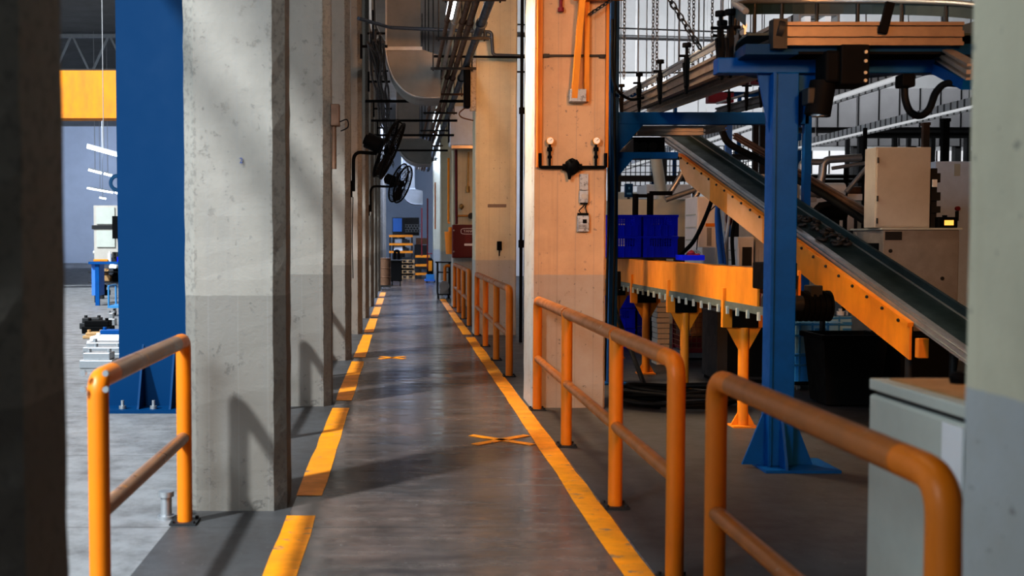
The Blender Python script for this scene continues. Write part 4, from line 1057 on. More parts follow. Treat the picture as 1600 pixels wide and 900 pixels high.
for s in (.02, .43):
    for o in (.03, .40):
        c = A + D * s + sx * o - nz * .03
        MB().tube([(c.x, c.y, 0), (c.x, c.y, c.z + .03)], .03, 8).build('leg', M['dark'], t)
# dark parts riding on the belt
for i in range(26):
    s = .30 + .17 * random.random(); o = .10 + .22 * random.random()
    c = A + D * s + sx * o + nz * (.085 + .02 * random.random())
    mb = MB()
    pts = [Vector((math.cos(a) * .045, math.sin(a) * .035, .01 * math.sin(2 * a))) for a in [k * .7 for k in range(7)]]
    rot = Matrix.Rotation(random.uniform(0, 6.28), 3, 'Z') @ Matrix.Rotation(random.uniform(-.5, .5), 3, 'X')
    mb.tube([c + rot @ p for p in pts], .017, 6)
    solo(mb, 'moulded_part', M['dark'], 'small dark curved moulded part riding in the heap on the inclined belt', 'part', 'dark parts on the inclined belt', org=c)
# brown guide bar and black hose slanting behind
solo(profile(MB(), P(1148, 212, 15), P(1362, 336, 12.5), .05, .08), 'guide_bar', M['piperust'], 'brown slanted bar behind the inclined belt', 'bar', org=P(1148, 212, 15))
solo(MB().tube(spline([P(1128, 205, 14.6), P(1142, 226, 14.4), P(1200, 256, 14), P(1280, 300, 13.2), P(1362, 352, 12.5)], 6), .045, 8), 'hose', M['rubber'], 'thick black slanted hose below the brown slanted bar', 'hose', org=P(1200, 256, 14))

# ---------------------------------------------------------------- horizontal yellow conveyor table
X0, X1 = 2.80, 3.10
t = thing('conveyor_table', (2.95, 9.35, 0), 'level conveyor table with stained orange side panels on yellow pipe legs', 'conveyor')
ys = [8.5, 10.15, 12.6, 14.9, 17]
for i, (a, b) in enumerate(zip(ys, ys[1:])):
    MB().span(X0 - .02, X0, a + .004, b - .004, 1.085, 1.385 - .002 * i, .003).build('side_panel', M['cyellow'], t)
MB().span(X0, X1, 8.5, 17, 1.30, 1.33).build('belt', M['belt'], t)
MB().span(X1, X1 + .02, 8.5, 17, 1.15, 1.37).build('side_panel', M['cyellow'], t)
MB().span(X0 - .03, X0 + .01, 8.3, 17, 1.03, 1.09).build('bottom_rail', M['railgrey'], t)
for i in range(30): MB().span(X0 - .045, X0 - .025, 8.4 + i * .27, 8.43 + i * .27, .985, 1.05).build('tab', M['cab'], t)
for yy in (9.35, 11.3, 13.1, 14.9):
    lg = MB().tube([(2.945, yy, .015), (2.945, yy, .86)], .045, 14).build('leg', M['cyellow'], t)
    for s in (-1, 1): MB().prism([(2.945 + s * .04, yy - .01, .66), (2.945 + s * .04, yy - .01, .86), (2.945 + s * .15, yy - .01, .86)], (0, .02, 0)).build('brace', M['cyellow'], lg)
    MB().span(2.84, 3.05, yy - .09, yy + .09, 0, .015).prism([(2.99, yy - .01, .01), (3.05, yy - .01, .01), (2.99, yy - .01, .12)], (0, .02, 0)).prism([(2.90, yy - .01, .01), (2.84, yy - .01, .01), (2.90, yy - .01, .12)], (0, .02, 0)).build('foot', M['cyellow'], lg)
    MB().span(2.835, 3.055, yy - .05, yy + .05, .862, 1.0).build('cross_box', M['black'], t)
    MB().span(2.755, 2.835, yy - .03, yy + .03, .86, 1.20).build('hanger', M['cyellow'], t)
    MB().span(3.055, 3.11, yy - .03, yy + .03, .86, 1.0).build('hanger', M['cyellow'], t)
MB().cyl((2.80, 8.42, 1.12), (3.1, 8.42, 1.12), .06, 14).build('end_roller', M['dark'], t)
t = thing('drive_motor', (3.3, 8.5, 1.1), 'dark finned motor beside the blue post, at the end of the orange conveyor table', 'motor')
ma, mz = P(1238, 475, 8.9), ZZ(478, 8.9)
mb = MB().cyl((ma.x - .02, 8.9, mz), (ma.x + .30, 8.9, mz), .115, 18)
for k in range(7): mb.cyl((ma.x + .01 + k * .045, 8.9, mz), (ma.x + .03 + k * .045, 8.9, mz), .128, 18)
mb.build('motor_body', M['black'], t)
MB().span(P(1189, 430, 8.1).x, P(1240, 430, 8.1).x, 8.02, 8.3, ZZ(452, 8.1), ZZ(410, 8.1), .01).build('gearbox', M['black'], t)
MB().span(ma.x + .12, ma.x + .22, 8.82, 8.98, mz + .06, mz + .17, .01).build('terminal_box', M['dark'], t)
# crates on the table
def crate(x, y, z, wd, dp, h, label, group, mat='crate', full=True):
    t = thing('plastic_crate', (x + wd / 2, y + dp / 2, z), label, 'crate', group)
    mb = MB().span(x + .012, x + wd - .012, y + .012, y + dp - .012, z + .002, z + .014)
    def grid(u0, u1, fixed, axis, n):
        def bar(a, b, z0, z1, e=0):
            if axis == 'x': mb.span(a, b, fixed + e, fixed + .012 - e, z0, z1)
            else: mb.span(fixed + e, fixed + .012 - e, a, b, z0, z1)
        L = u1 - u0
        bar(u0, u1, z, z + h * .52); bar(u0, u1, z + h * .90, z + h)
        bar(u0, u0 + L * .18, z + h * .52, z + h * .90); bar(u1 - L * .18, u1, z + h * .52, z + h * .90)
        for k in range(n + 1):
            c_ = u0 + L * .18 + L * .64 * k / n; bar(c_ - .006, c_ + .006, z + h * .52, z + h * .90, .001)
        for k in (.62, .71, .80): bar(u0 + L * .18, u1 - L * .18, z + h * k, z + h * k + .010, .002)
        for k in (.1, .3, .5, .7, .9):
            c_ = u0 + L * k
            if axis == 'x': mb.span(c_ - .006, c_ + .006, fixed - .006, fixed, z, z + h * .5) if fixed == y else None
    for yy in (y, y + dp - .012): grid(x, x + wd, yy, 'x', 9)
    for xx in (x, x + wd - .012): grid(y + .012, y + dp - .012, xx, 'y', 10)
    mb.build('basket', M[mat], t)
    MB().span(x - .008, x + wd + .008, y - .008, y + .02, z + h - .03, z + h).span(x - .008, x + wd + .008, y + dp - .02, y + dp + .008, z + h - .03, z + h).span(x - .008, x + .02, y + .02, y + dp - .02, z + h - .03, z + h).span(x + wd - .02, x + wd + .008, y + .02, y + dp - .02, z + h - .03, z + h).build('rim', M[mat], t)
    return t
solo(MB().span(2.55, 3.52, 13.32, 14.1, 1.386, 1.40), 'crate_board', M['dark'], 'thin board across the orange conveyor table under the blue crates', 'board', org=(3, 13.4, 1.39))
cz = 1.402
xr = P(1060, 380, 13.4).x
for i, (x, z, l) in enumerate(((xr - .43, cz, 'deep blue crate on the right, lower tier, on the orange conveyor table'), (xr - .43, cz + .262, 'deep blue crate on the right, upper tier, with grid holes, on the orange table'),
                         (xr - .88, cz, 'deep blue crate on the left, lower tier, beside the gauge column'), (xr - .88, cz + .262, 'deep blue crate on the left, upper tier, beside the gauge column'))):
    crate(x, 13.4, z, .42, .6, .26, l, 'blue crates on the orange table')
# objects at the right end of the table
c = P(1078, 405, 12.4)
solo(MB().span(c.x - .02, c.x + .12, 12.4, 12.5, 1.387, 1.46, .01).blob((c.x + .02, 12.42, 1.47), (.05, .04, .03)), 'machine_part', M['redp'], 'small dark red part lying beside the blue crates', 'part', org=(c.x, 12.4, 1.39))
t = thing('plastic_tray', (P(1090, 410, 12.2).x, 12.2, 1.33), 'small deep blue tray right of the blue crates', 'tray')
xa, xb = P(1066, 410, 12.2).x, P(1101, 410, 12.2).x
mb = MB().span(xa, xb, 12.2, 12.5, 1.386, 1.40)
for y_ in (12.2, 12.49): mb.span(xa, xb, y_, y_ + .01, 1.40, 1.445)
for x_ in (xa, xb - .01): mb.span(x_, x_ + .01, 12.21, 12.49, 1.40, 1.445)
mb.build('tray_body', M['crate'], t)
solo(MB().tube(spline([P(1100, 402, 12.6), P(1088, 392, 12.7), P(1075, 396, 12.7), P(1068, 404, 12.6)]), .012, 6), 'hose', M['steel'], 'pale looped hose behind the small blue tray', 'hose', org=P(1088, 395, 12.6))

# floor crates, cages and cabinets under the conveyors
for i, (x, y, z, l) in enumerate(((3.0, 16.2, .005, 'blue crate on the floor behind the gauge column, bottom of its stack'), (3.0, 16.2, .305, 'blue crate behind the gauge column, middle of the floor stack'), (3.0, 16.2, .605, 'blue crate behind the gauge column, top of the floor stack'),
                                  (3.52, 16.6, .005, 'blue crate in the shadow right of the floor stack, lower one'), (3.52, 16.6, .305, 'blue crate in the shadow right of the floor stack, upper one'))):
    crate(x, y, z, .48, .6, .29, l, 'blue crates on the floor')
Y = 12.2
xa = P(1120, 540, Y).x
t = thing('steel_cabinet', (xa, Y, 0), 'dark grey steel cabinet standing under the orange conveyor table', 'cabinet')
MB().span(xa, xa + .75, Y, Y + .6, .04, .79, .008).build('housing', M['dark'], t)
MB().span(xa + .12, xa + .73, Y - .015, Y, .08, .75).build('door', M['black'], t)
MB().span(xa - .01, xa + .76, Y - .02, Y + .61, .79, .815).build('top', M['dark'], t)
MB().span(xa + .02, xa + .73, Y + .03, Y + .57, 0, .04).build('plinth', M['black'], t)
Y = 14.6
xa = P(1072, 520, Y).x
t = thing('mesh_cage', (xa, Y, 0), 'rusty wire mesh cage with red floor, behind the table legs', 'cage')
mb = MB()
for i in range(15): mb.span(xa + i * .07, xa + i * .07 + .010, Y, Y + .01, .16, .86)
for i in range(11): mb.span(xa, xa + .99, Y - .008, Y, .16 + i * .069, .17 + i * .069)
for i in range(11): mb.span(xa, xa + .01, Y + i * .07, Y + i * .07 + .01, .16, .86)
for i in range(11): mb.span(xa - .008, xa, Y, Y + .7, .16 + i * .069, .17 + i * .069)
mb.build('mesh', M['cage'], t)
mb = MB()
for x_ in (xa, xa + .96):
    for y_ in (Y, Y + .7): mb.span(x_, x_ + .04, y_, y_ + .04, .03, .90)
mb.span(xa, xa + 1, Y - .01, Y + .03, .86, .90).span(xa, xa + 1, Y - .01, Y + .03, .10, .16).span(xa, xa + .03, Y, Y + .74, .86, .90).span(xa + .97, xa + 1, Y, Y + .74, .86, .90)
mb.build('frame', M['redp'], t)
MB().span(xa + .02, xa + .98, Y + .04, Y + .7, .12, .30).build('red_liner', M['redp'], t)
MB().span(xa, xa + 1, Y + .02, Y + .7, .03, .10).build('base', M['steel'], t)
mb = MB()
solo(MB().span(xa + .1, xa + .9, Y + .1, Y + .6, .31, .80, .02).span(xa + .15, xa + .6, Y + .08, Y + .1, .4, .7), 'carton', M['wood'], 'brown carton inside the rusty mesh cage', 'carton', org=(xa + .1, Y + .1, .31))
Y = 14.0; xa = P(1027, 500, Y).x
for i in range(12):
    solo(MB().span(xa + random.uniform(-.008, .008), xa + .16, Y, Y + .3, .005 + i * .068, .005 + i * .068 + .062, .004), 'block', M['greybox'], 'pale block in the tall stack behind the table legs', 'block', 'stack of pale blocks', org=(xa, Y, .005 + i * .068))
# light blue bins
def bin_(xa, Y, wd, dp, z, h, mat, label, group='light blue bins under the inclined conveyor'):
    t = thing('plastic_bin', (xa + wd / 2, Y + dp / 2, z), label, 'bin', group)
    ws = .012
    MB().span(xa, xa + wd, Y, Y + dp, z, z + ws).span(xa, xa + wd, Y, Y + ws, z + ws, z + h).span(xa, xa + wd, Y + dp - ws, Y + dp, z + ws, z + h).span(xa, xa + ws, Y + ws, Y + dp - ws, z + ws, z + h).span(xa + wd - ws, xa + wd, Y + ws, Y + dp - ws, z + ws, z + h).build('shell', M[mat], t)
    mb = MB()
    for z_ in (z + h - .03, z + h * .55): mb.span(xa - .012, xa + wd + .012, Y - .012, Y, z_, z_ + .022).span(xa - .012, xa, Y, Y + dp, z_, z_ + .022)
    for x_ in (xa + .03, xa + wd * .33, xa + wd * .66, xa + wd - .05): mb.span(x_, x_ + .018, Y - .010, Y, z, z + h)
    mb.build('ribs', M['lblue'], t)
    MB().span(xa + wd * .38, xa + wd * .62, Y - .03, Y - .012, z + h * .72, z + h * .82).build('handle', M['lblue'], t)
    return t
Y = 11.6; xa = P(1243, 560, Y).x
bin_(xa, Y, .50, .38, .10, .30, 'binblue', 'bright blue bin at the bottom of the stack beside the blue post')
bin_(xa, Y, .50, .38, .402, .33, 'binpale', 'pale blue translucent bin on top of the bright blue one')
MBd = thing('dolly', (xa + .25, Y + .19, 0), 'low black wheeled dolly under the light blue bins', 'dolly')
MB().span(xa, xa + .5, Y, Y + .38, .06, .098).build('deck', M['black'], MBd)
for x_ in (xa + .05, xa + .45):
    for y_ in (Y + .05, Y + .33): MB().cyl((x_ - .015, y_, .03), (x_ + .015, y_, .03), .03, 10).build('wheel', M['steel'], MBd)
Y = 12.6; xa = P(1283, 520, Y).x
bin_(xa, Y, .60, .4, .005, .36, 'binpale', 'lower light blue bin behind the black bins')
bin_(xa, Y, .60, .4, .37, .36, 'binpale', 'upper light blue bin with handle, behind the black bins')
for k in range(5):
    c = (xa + .08 + k * .1, Y + .15 + .04 * (k % 2), .73)
    solo(MB().cyl(c, (c[0], c[1], c[2] + .05), .045, 14).cyl((c[0], c[1], c[2] + .05), (c[0], c[1], c[2] + .08), .02, 10), 'fitting', M['steel' if k % 2 else 'white'], 'small grey round fitting heaped in the upper light blue bin', 'fitting', 'fittings heaped in the blue bin', org=c)
def waste(xa, Y, wd, dp, h, label):
    t = thing('waste_bin', (xa + wd / 2, Y + dp / 2, 0), label, 'bin', 'black waste bins')
    tp = .06
    mb = MB(); b = [(xa + tp, Y + tp), (xa + wd - tp, Y + tp), (xa + wd - tp, Y + dp - tp), (xa + tp, Y + dp - tp)]; u = [(xa, Y), (xa + wd, Y), (xa + wd, Y + dp), (xa, Y + dp)]
    vb_ = [mb.bm.verts.new((x, y, .02)) for x, y in b]; vu = [mb.bm.verts.new((x, y, h)) for x, y in u]
    vi = [mb.bm.verts.new((x + (.02 if i in (0, 3) else -.02), y + (.02 if i < 2 else -.02), h)) for i, (x, y) in enumerate(u)]
    vk = [mb.bm.verts.new((v.co.x, v.co.y, h - .18)) for v in vi]
    mb.bm.faces.new(vb_[::-1])
    for k in range(4):
        j = (k + 1) % 4
        mb.bm.faces.new((vb_[k], vb_[j], vu[j], vu[k])); mb.bm.faces.new((vu[k], vu[j], vi[j], vi[k])); mb.bm.faces.new((vi[k], vi[j], vk[j], vk[k]))
    mb.bm.faces.new(vk)
    mb.build('tub', M['rubber'], t)
    MB().span(xa - .025, xa + wd + .025, Y - .025, Y, h - .05, h).span(xa - .025, xa, Y, Y + dp + .025, h - .05, h).span(xa + wd, xa + wd + .025, Y, Y + dp + .025, h - .05, h).build('rim', M['black'], t)
waste(P(1287, 560, 10.4).x, 10.4, .62, .55, .70, 'black open waste bin on the left, under the inclined conveyor')
waste(P(1287, 560, 10.4).x + .70, 10.35, .60, .55, .70, 'black open waste bin on the right, behind the grey cabinet')
# cable coil
mb = MB()
cc = P(1040, 632, 10.4) + Vector((.12, 0, 0))
for k in range(9):
    R0 = .27 + .05 * (k % 4); pts = []
    ph = random.random() * 6
    for i in range(33):
        a = 2 * math.pi * i / 32 + ph
        pts.append((cc.x + .05 + (R0 + .18) * 1.1 * math.cos(a) + .03 * math.sin(3 * a + k), 10.5 + R0 * math.sin(a) + .03 * math.cos(2 * a + k), .02 + .018 * k + .02 * (1 + math.sin(2 * a + k))))
    mb.tube(pts, .018, 6, False)
for k in range(3): mb.tube(spline([(cc.x - .2, 10.3 + .07 * k, .02), (cc.x - .42, 10.75 + .1 * k, .03), (cc.x - .30, 11.3 + .05 * k, .02)]), .016, 6)
solo(mb, 'cable_coil', M['rubber'], 'loose coil of black cables on the floor under the conveyor table', 'cable coil', org=(cc.x, 10.5, 0))
solo(MB().tube(spline([P(964, 425, 12.8), P(966, 440, 12.8), P(961, 480, 12.6), P(985, 545, 11.8), P(1008, 605, 10.9)]), .026, 8).tube([P(964, 424, 12.8), P(964, 452, 12.8)], .045, 10), 'power_cable', M['rubber'], 'black hanging cable with thick plug, left end of the orange table', 'cable', org=P(966, 500, 12.6))

# ---------------------------------------------------------------- grey cabinet at lower right
X0, Yf = 1.66, 3.85
t = thing('control_cabinet', (X0 + .4, 3.2, 0), 'pale grey control cabinet with cluttered brown top, behind the nearest railing', 'cabinet')
MB().span(X0, X0 + .9, 2.65, Yf, 0, 1.06, .012).build('housing', M['cab'], t)
MB().span(X0 + .02, X0 + .9, 2.65, Yf - .02, 1.06, 1.075).build('seal', M['dark'], t)
MB().span(X0 - .0, X0 + .92, 2.63, Yf + .0, 1.075, 1.115, .006).build('lid', M['cab'], t)
MB().span(X0 + .05, X0 + .87, 2.68, Yf - .05, 1.115, 1.12).build('top_mat', M['wood'], t)
mb = MB()
vy0 = P(628 + 1, 0, 3).y
for i in range(11): mb.span(X0 - .006, X0, 3.42, 3.72, .02 + i * .028 + .0, .035 + i * .028)
mb.build('vent', M['dark'], t)
solo(MB().prism([(X0 - .012, 3.18, .86), (X0 - .012, 3.30, .90), (X0 - .012, 3.30, 1.05), (X0 - .012, 3.18, 1.05)], (.008, 0, 0)), 'paper', M['white'], 'white paper hanging on the grey control cabinet', 'paper', org=(X0, 3.2, .95))
for i, (x_, y_, m_, l) in enumerate(((X0 + .22, 3.66, 'black', 'small black knob lying on the grey cabinet top'), (X0 + .36, 3.62, 'steel', 'small pale part beside the black knob on the grey cabinet'), (X0 + .30, 3.45, 'wood', 'brown part lying on the middle of the grey cabinet top'))):
    solo(MB().blob((x_, y_, 1.14), (.03, .03, .022), None, 2, .1).cyl((x_, y_, 1.118), (x_, y_, 1.13), .025, 10), 'machine_part', M[m_], l, 'part', 'parts on the grey cabinet', org=(x_, y_, 1.12))

# ---------------------------------------------------------------- machine boxes behind the inclined conveyor
Y = 11.8
t = thing('machine_cabinet', (P(1430, 420, Y).x, Y, 0), 'brownish machine base with dark opening, behind the inclined belt', 'machine')
xa, xb = P(1379, 420, Y).x, P(1498, 420, Y).x; zt = ZZ(359, Y)
MB().span(xa, xb, Y, Y + .8, .05, zt, .01).build('housing', M['machgrey'], t)
MB().span(xa - .01, xa + .002, Y + .10, Y + .50, ZZ(440, Y), ZZ(380, Y)).build('opening', M['black'], t)
MB().span(xa + .02, xa + .2, Y - .008, Y, ZZ(375, Y), ZZ(362, Y)).build('nameplate', M['dark'], t)
MB().span(xa - .02, xb + .02, Y - .02, Y + .82, zt, zt + .02).build('top', M['cab'], t)
mb = MB()
for a, b in ((1391, 392), (1472, 435)): mb.cyl((P(a, b, Y).x, Y - .012, ZZ(b, Y)), (P(a, b, Y).x, Y, ZZ(b, Y)), .02, 10)
mb.build('knobs', M['dark'], t)
t = thing('electrical_cabinet', (P(1415, 300, Y).x, Y, zt + .02), 'tall brownish electrical box standing on the machine base', 'cabinet')
xa, xb = P(1371, 300, Y).x, P(1458, 300, Y).x
MB().span(xa, xb, Y + .06, Y + .34, zt + .022, ZZ(229, Y), .008).build('housing', M['greybox'], t)
MB().span(xa + .015, xb - .015, Y + .045, Y + .06, zt + .04, ZZ(232, Y)).build('door', M['greybox'], t)
mb = MB()
for z_ in (250, 310, 345): mb.cyl((xa + .02, Y + .04, ZZ(z_, Y) - .03), (xa + .02, Y + .04, ZZ(z_, Y) + .03), .01, 8)
mb.build('hinges', M['dark'], t)
t = thing('cable_post', (P(1464, 300, Y).x, Y, zt + .02), 'dark ragged connector column right of the tall brownish box', 'post')
mb = MB().span(P(1462, 300, Y).x, P(1471, 300, Y).x, Y + .1, Y + .2, zt + .022, ZZ(262, Y))
for py, h in ((270, .10), (300, .09), (322, .07)): mb.span(P(1459, py, Y).x, P(1474, py, Y).x, Y + .06, Y + .2, ZZ(py, Y) - h, ZZ(py, Y))
mb.build('post', M['dark'], t)
MB().span(P(1460, 300, Y).x, P(1467, 300, Y).x, Y + .04, Y + .06, ZZ(292, Y), ZZ(280, Y)).build('tag', M['white'], t)
t = thing('control_unit', (P(1483, 350, Y).x, Y, zt + .02), 'black control unit with lit amber screen on the machine base', 'control unit')
MB().span(P(1468, 350, Y).x, P(1498, 350, Y).x, Y + .02, Y + .2, zt + .022, ZZ(339, Y), .008).build('housing', M['black'], t)
MB().span(P(1477, 350, Y).x, P(1491, 350, Y).x, Y + .012, Y + .02, ZZ(352, Y), ZZ(344, Y)).build('screen', M['screen'], t)
MB().cyl((P(1483, 350, Y).x, Y + .1, ZZ(339, Y)), (P(1483, 350, Y).x, Y + .1, ZZ(336, Y)), .025, 10).build('knob', M['black'], t)
Y = 14.5
t = thing('white_cabinet', (P(1490, 300, Y).x, Y, 0), 'tall white cabinet with small red lamp at the right, behind the amber screen', 'cabinet')
MB().span(P(1461, 300, Y).x, P(1504, 300, Y).x + .6, Y, Y + 1, 0, ZZ(252, Y), .01).build('housing', M['coolwhite'], t)
MB().span(P(1490, 300, Y).x, P(1499, 300, Y).x, Y - .01, Y, ZZ(275, Y), ZZ(256, Y)).build('notice', M['cab'], t)
MB().cyl((P(1495, 326, Y).x, Y - .04, ZZ(326, Y)), (P(1495, 326, Y).x, Y, ZZ(326, Y)), .03, 12).build('red_lamp', M['redp'], t)
MB().span(P(1493, 300, Y).x, P(1498, 300, Y).x, Y - .015, Y, ZZ(345, Y), ZZ(330, Y)).build('label_plate', M['dark'], t)

# ---------------------------------------------------------------- mid distance machines
def machine(xa, xb, Y, dp, zt, label, mat='white', win=None, z0=0, extra=None, cat='machine', name='machining_centre'):
    t = thing(name, ((xa + xb) / 2, Y, z0), label, cat, 'machines across the right hall')
    MB().span(xa, xb, Y, Y + dp, z0, zt, .015).build('housing', M[mat], t)
    wd = xb - xa
    MB().span(xa + wd * .08, xb - wd * .08, Y - .02, Y, z0 + (zt - z0) * .35, z0 + (zt - z0) * .9).build('door', M[mat], t)
    if win:
        MB().span(xa + wd * .25, xb - wd * .3, Y - .03, Y - .02, z0 + (zt - z0) * .5, z0 + (zt - z0) * .8).build('window', M['dark'], t)
        MB().span(xb - wd * .2, xb - wd * .05, Y - .10, Y - .02, z0 + (zt - z0) * .45, z0 + (zt - z0) * .7).build('control_panel', M['dark'], t)
    mb = MB()
    for i in range(10): mb.span(xa - .008, xa, Y + .08, Y + dp - .08, z0 + (zt - z0) * (.08 + .088 * i), z0 + (zt - z0) * (.08 + .088 * i) + .02)
    mb.build('louvres', M['cab'], t)
    MB().span(xa + .03, xb - .03, Y + .03, Y + dp - .03, z0 - .0, z0 + .05).build('plinth', M['dark'], t)
    return t
Y = 17.5
t = machine(P(1089, 350, Y).x, P(1121, 350, Y).x, Y, .75, ZZ(307, Y), 'white louvred cabinet behind the small blue tray')
MB().span(P(1102, 340, Y).x, P(1116, 340, Y).x, Y - .035, Y - .02, ZZ(354, Y), ZZ(349, Y)).build('yellow_sticker', M['cyellow'], t)
MB().span(P(1104, 350, Y).x, P(1111, 350, Y).x, Y - .035, Y - .02, ZZ(384, Y), ZZ(356, Y)).build('gauge_strip', M['steel'], t)
machine(P(1097, 380, 16.6).x, P(1120, 380, 16.6).x, 16.6, .5, ZZ(386, 16.6), 'low white cabinet in front of the louvred one', cat='cabinet', name='white_cabinet')
machine(P(962, 350, 21).x, P(1075, 350, 21).x, 21, 1.2, ZZ(311, 21), 'wide pale grey machine behind the blue crates', 'cab', True)
machine(P(1152, 390, 16.2).x, P(1178, 390, 16.2).x, 16.2, .5, ZZ(370, 16.2), 'cream box machine with tall dark window, left of the blue post', 'white', None, name='test_cabinet')
t = bpy.context.scene.objects['test_cabinet']
MB().span(P(1159, 395, 16.2).x, P(1173, 395, 16.2).x, 16.15, 16.18, ZZ(415, 16.2), ZZ(386, 16.2)).build('window', M['dark'], t)
machine(P(1178, 390, 16.3).x + .02, P(1246, 390, 16.3).x, 16.3, .5, ZZ(373, 16.3), 'peach panel cabinet behind the blue post', 'greybox', name='panel_cabinet', cat='cabinet')
machine(P(1178, 300, 18.2).x, P(1250, 300, 18.2).x, 18.2, .8, ZZ(272, 18.2), 'upright tan machine half hidden by the blue post, above the belt', 'greybox', name='press_cabinet')
for i, (xa_, xb_, Y, zt, l, m_, wn) in enumerate(((1250, 1335, 22, 300, 'white machine with grey window behind the slanted hose', 'white', True), (1300, 1356, 27, 306, 'pale machine farther back behind the bent pipes', 'cab', True),
                                     (1130, 1190, 26, 292, 'grey machine right of the wire partition', 'cab', True), (1010, 1080, 29, 288, 'pale machine below the wire partition', 'white', True), (965, 1005, 31, 300, 'narrow grey machine at the left under the wire partition', 'cab', False),
                                     (1250, 1300, 33, 290, 'distant white machine between slanted bar and post', 'white', True), (1468, 1520, 26, 262, 'distant grey machine at the far right edge', 'cab', True), (1200, 1245, 36, 300, 'distant pale machine right behind the blue post', 'white', False))):
    machine(P(xa_, 330, Y).x, P(xb_, 330, Y).x, Y, 1.2, ZZ(zt, Y), l, m_, wn)
# black frame, blue sign box, hoses
Y = 16.5
t = thing('tube_frame', tuple(P(1020, 320, Y)), 'black goalpost-like tube frame above the blue crates', 'frame')
MB().tube([(P(993, 300, Y).x, Y, 0), (P(993, 300, Y).x, Y, ZZ(303, Y)), ], .045, 8).tube([(P(1016, 300, Y).x, Y, 0), (P(1016, 300, Y).x, Y, ZZ(302, Y))], .05, 8).build('uprights', M['black'], t)
MB().beam((P(992, 300, Y).x, Y, ZZ(306, Y)), (P(1018, 300, Y).x, Y, ZZ(306, Y)), .05, .05).beam((P(1015, 300, Y).x, Y, ZZ(302, Y)), (P(1050, 300, Y).x, Y, ZZ(302, Y)), .06, .06).build('cross_bars', M['black'], t)
Y = 24
t = thing('sign_box', tuple(P(983, 298, Y)), 'small dark blue box with white marks high beside the gantry', 'sign box')
MB().span(P(977, 298, Y).x, P(989, 298, Y).x, Y, Y + .1, ZZ(308, Y), ZZ(287, Y)).build('panel', M['blue'], t)
MB().span(P(979.5, 298, Y).x, P(986.5, 298, Y).x, Y - .01, Y, ZZ(304, Y), ZZ(301, Y)).span(P(982, 298, Y).x, P(984, 298, Y).x, Y - .01, Y, ZZ(296, Y), ZZ(292, Y)).build('marks', M['lblue'], t)
MB().cyl((P(983, 298, Y).x, Y + .05, 0), (P(983, 298, Y).x, Y + .05, ZZ(308, Y)), .03, 8).build('post', M['dark'], t)
Y = 14.6
for i, (pts, r, m_, l) in enumerate((([(1126, 300), (1121, 330), (1122, 365), (1127, 412)], .035, 'blueglow', 'thick blue hose hanging beside the white cabinet'), ([(1123, 330), (1128, 370), (1133, 413)], .018, 'blueglow', 'thin blue hose beside the thick blue hose'),
                                ([(1114, 300), (1108, 325), (1085, 375), (1061, 400)], .028, 'rubber', 'black hose sweeping down to the blue crates'), ([(1122, 318), (1105, 335), (1092, 365), (1088, 395)], .008, 'pipeblue', 'thin dark wire looping beside the black hose'),
                                ([(1141, 318), (1138, 350), (1131, 395), (1130, 412)], .02, 'white', 'white hose in the hose bundle left of the blue post'), ([(1148, 345), (1144, 372), (1146, 414)], .026, 'rubber', 'short black hose in the bundle left of the blue post'))):
    solo(MB().tube(spline([P(a, b, Y + .07 * i) for a, b in pts]), r, 8), 'hose', M[m_], l, 'hose', org=P(*pts[1], Y))
t = thing('pipe_post', (P(1133, 360, 15.7).x, 15.7, 0), 'grey upright pipe post with dark red valve, left of the blue post', 'post')
MB().tube([(P(1133, 360, 15.7).x, 15.7, 0), (P(1133, 360, 15.7).x, 15.7, ZZ(322, 15.7))], .05, 10).build('pipe', M['steel'], t)
MB().blob(P(1139, 342, 15), (.05, .05, .10), None, 2, .08).build('valve', M['red'], t)
MB().blob(P(1122.5, 352, 15), (.03, .04, .08), None, 2, .08).build('fitting', M['redp'], t)
# bent silver pipes frame
Y = 16.8
for i, (pts, r, l) in enumerate((([(1252, 270), (1252, 253), (1292, 253)], .05, 'left bent silver pipe behind the slanted bar'), ([(1275, 300), (1285, 278), (1286, 250), (1345, 246)], .06, 'right bent silver pipe left of the tall brownish box'),
                            ([(1322, 300), (1360, 255)], .035, 'straight silver strut slanting toward the tall brownish box'), ([(1300, 263), (1358, 254)], .03, 'thin silver pipe slightly rising toward the tall brownish box'),
                            ([(1268, 345), (1280, 322), (1296, 320)], .06, 'black bent hose low behind the slanted hose'), ([(1248, 345), (1262, 325), (1275, 345)], .045, 'grey arched hose above the belt'))):
    solo(MB().tube(rounded([P(a, b, Y) for a, b in pts], .12, 6), r, 10), 'bent_pipe', M['steel' if i != 4 else 'rubber'], l, 'pipe', org=P(*pts[0], Y))
t = thing('bar_framework', (P(1300, 290, 17.2).x, 17.2, 0), 'black bar framework behind the bent silver pipes', 'frame')
mb = MB()
for py in (276, 283): mb.beam((P(1255, py, 17.2).x, 17.2, ZZ(py, 17.2)), (P(1358, py, 17.2).x, 17.2, ZZ(py, 17.2)), .05, .05)
for px_ in (1256, 1321, 1350): mb.beam((P(px_, 300, 17.2).x, 17.2, 0), (P(px_, 300, 17.2).x, 17.2, ZZ(200 if px_ > 1340 else 262, 17.2)), .05, .05, (0, 1, 0))
mb.build('bars', M['black'], t)
MB().span(P(1316, 310, 17.2).x, P(1358, 310, 17.2).x, 17.2, 17.8, ZZ(313, 17.2), ZZ(303, 17.2)).build('shelf', M['white'], t)
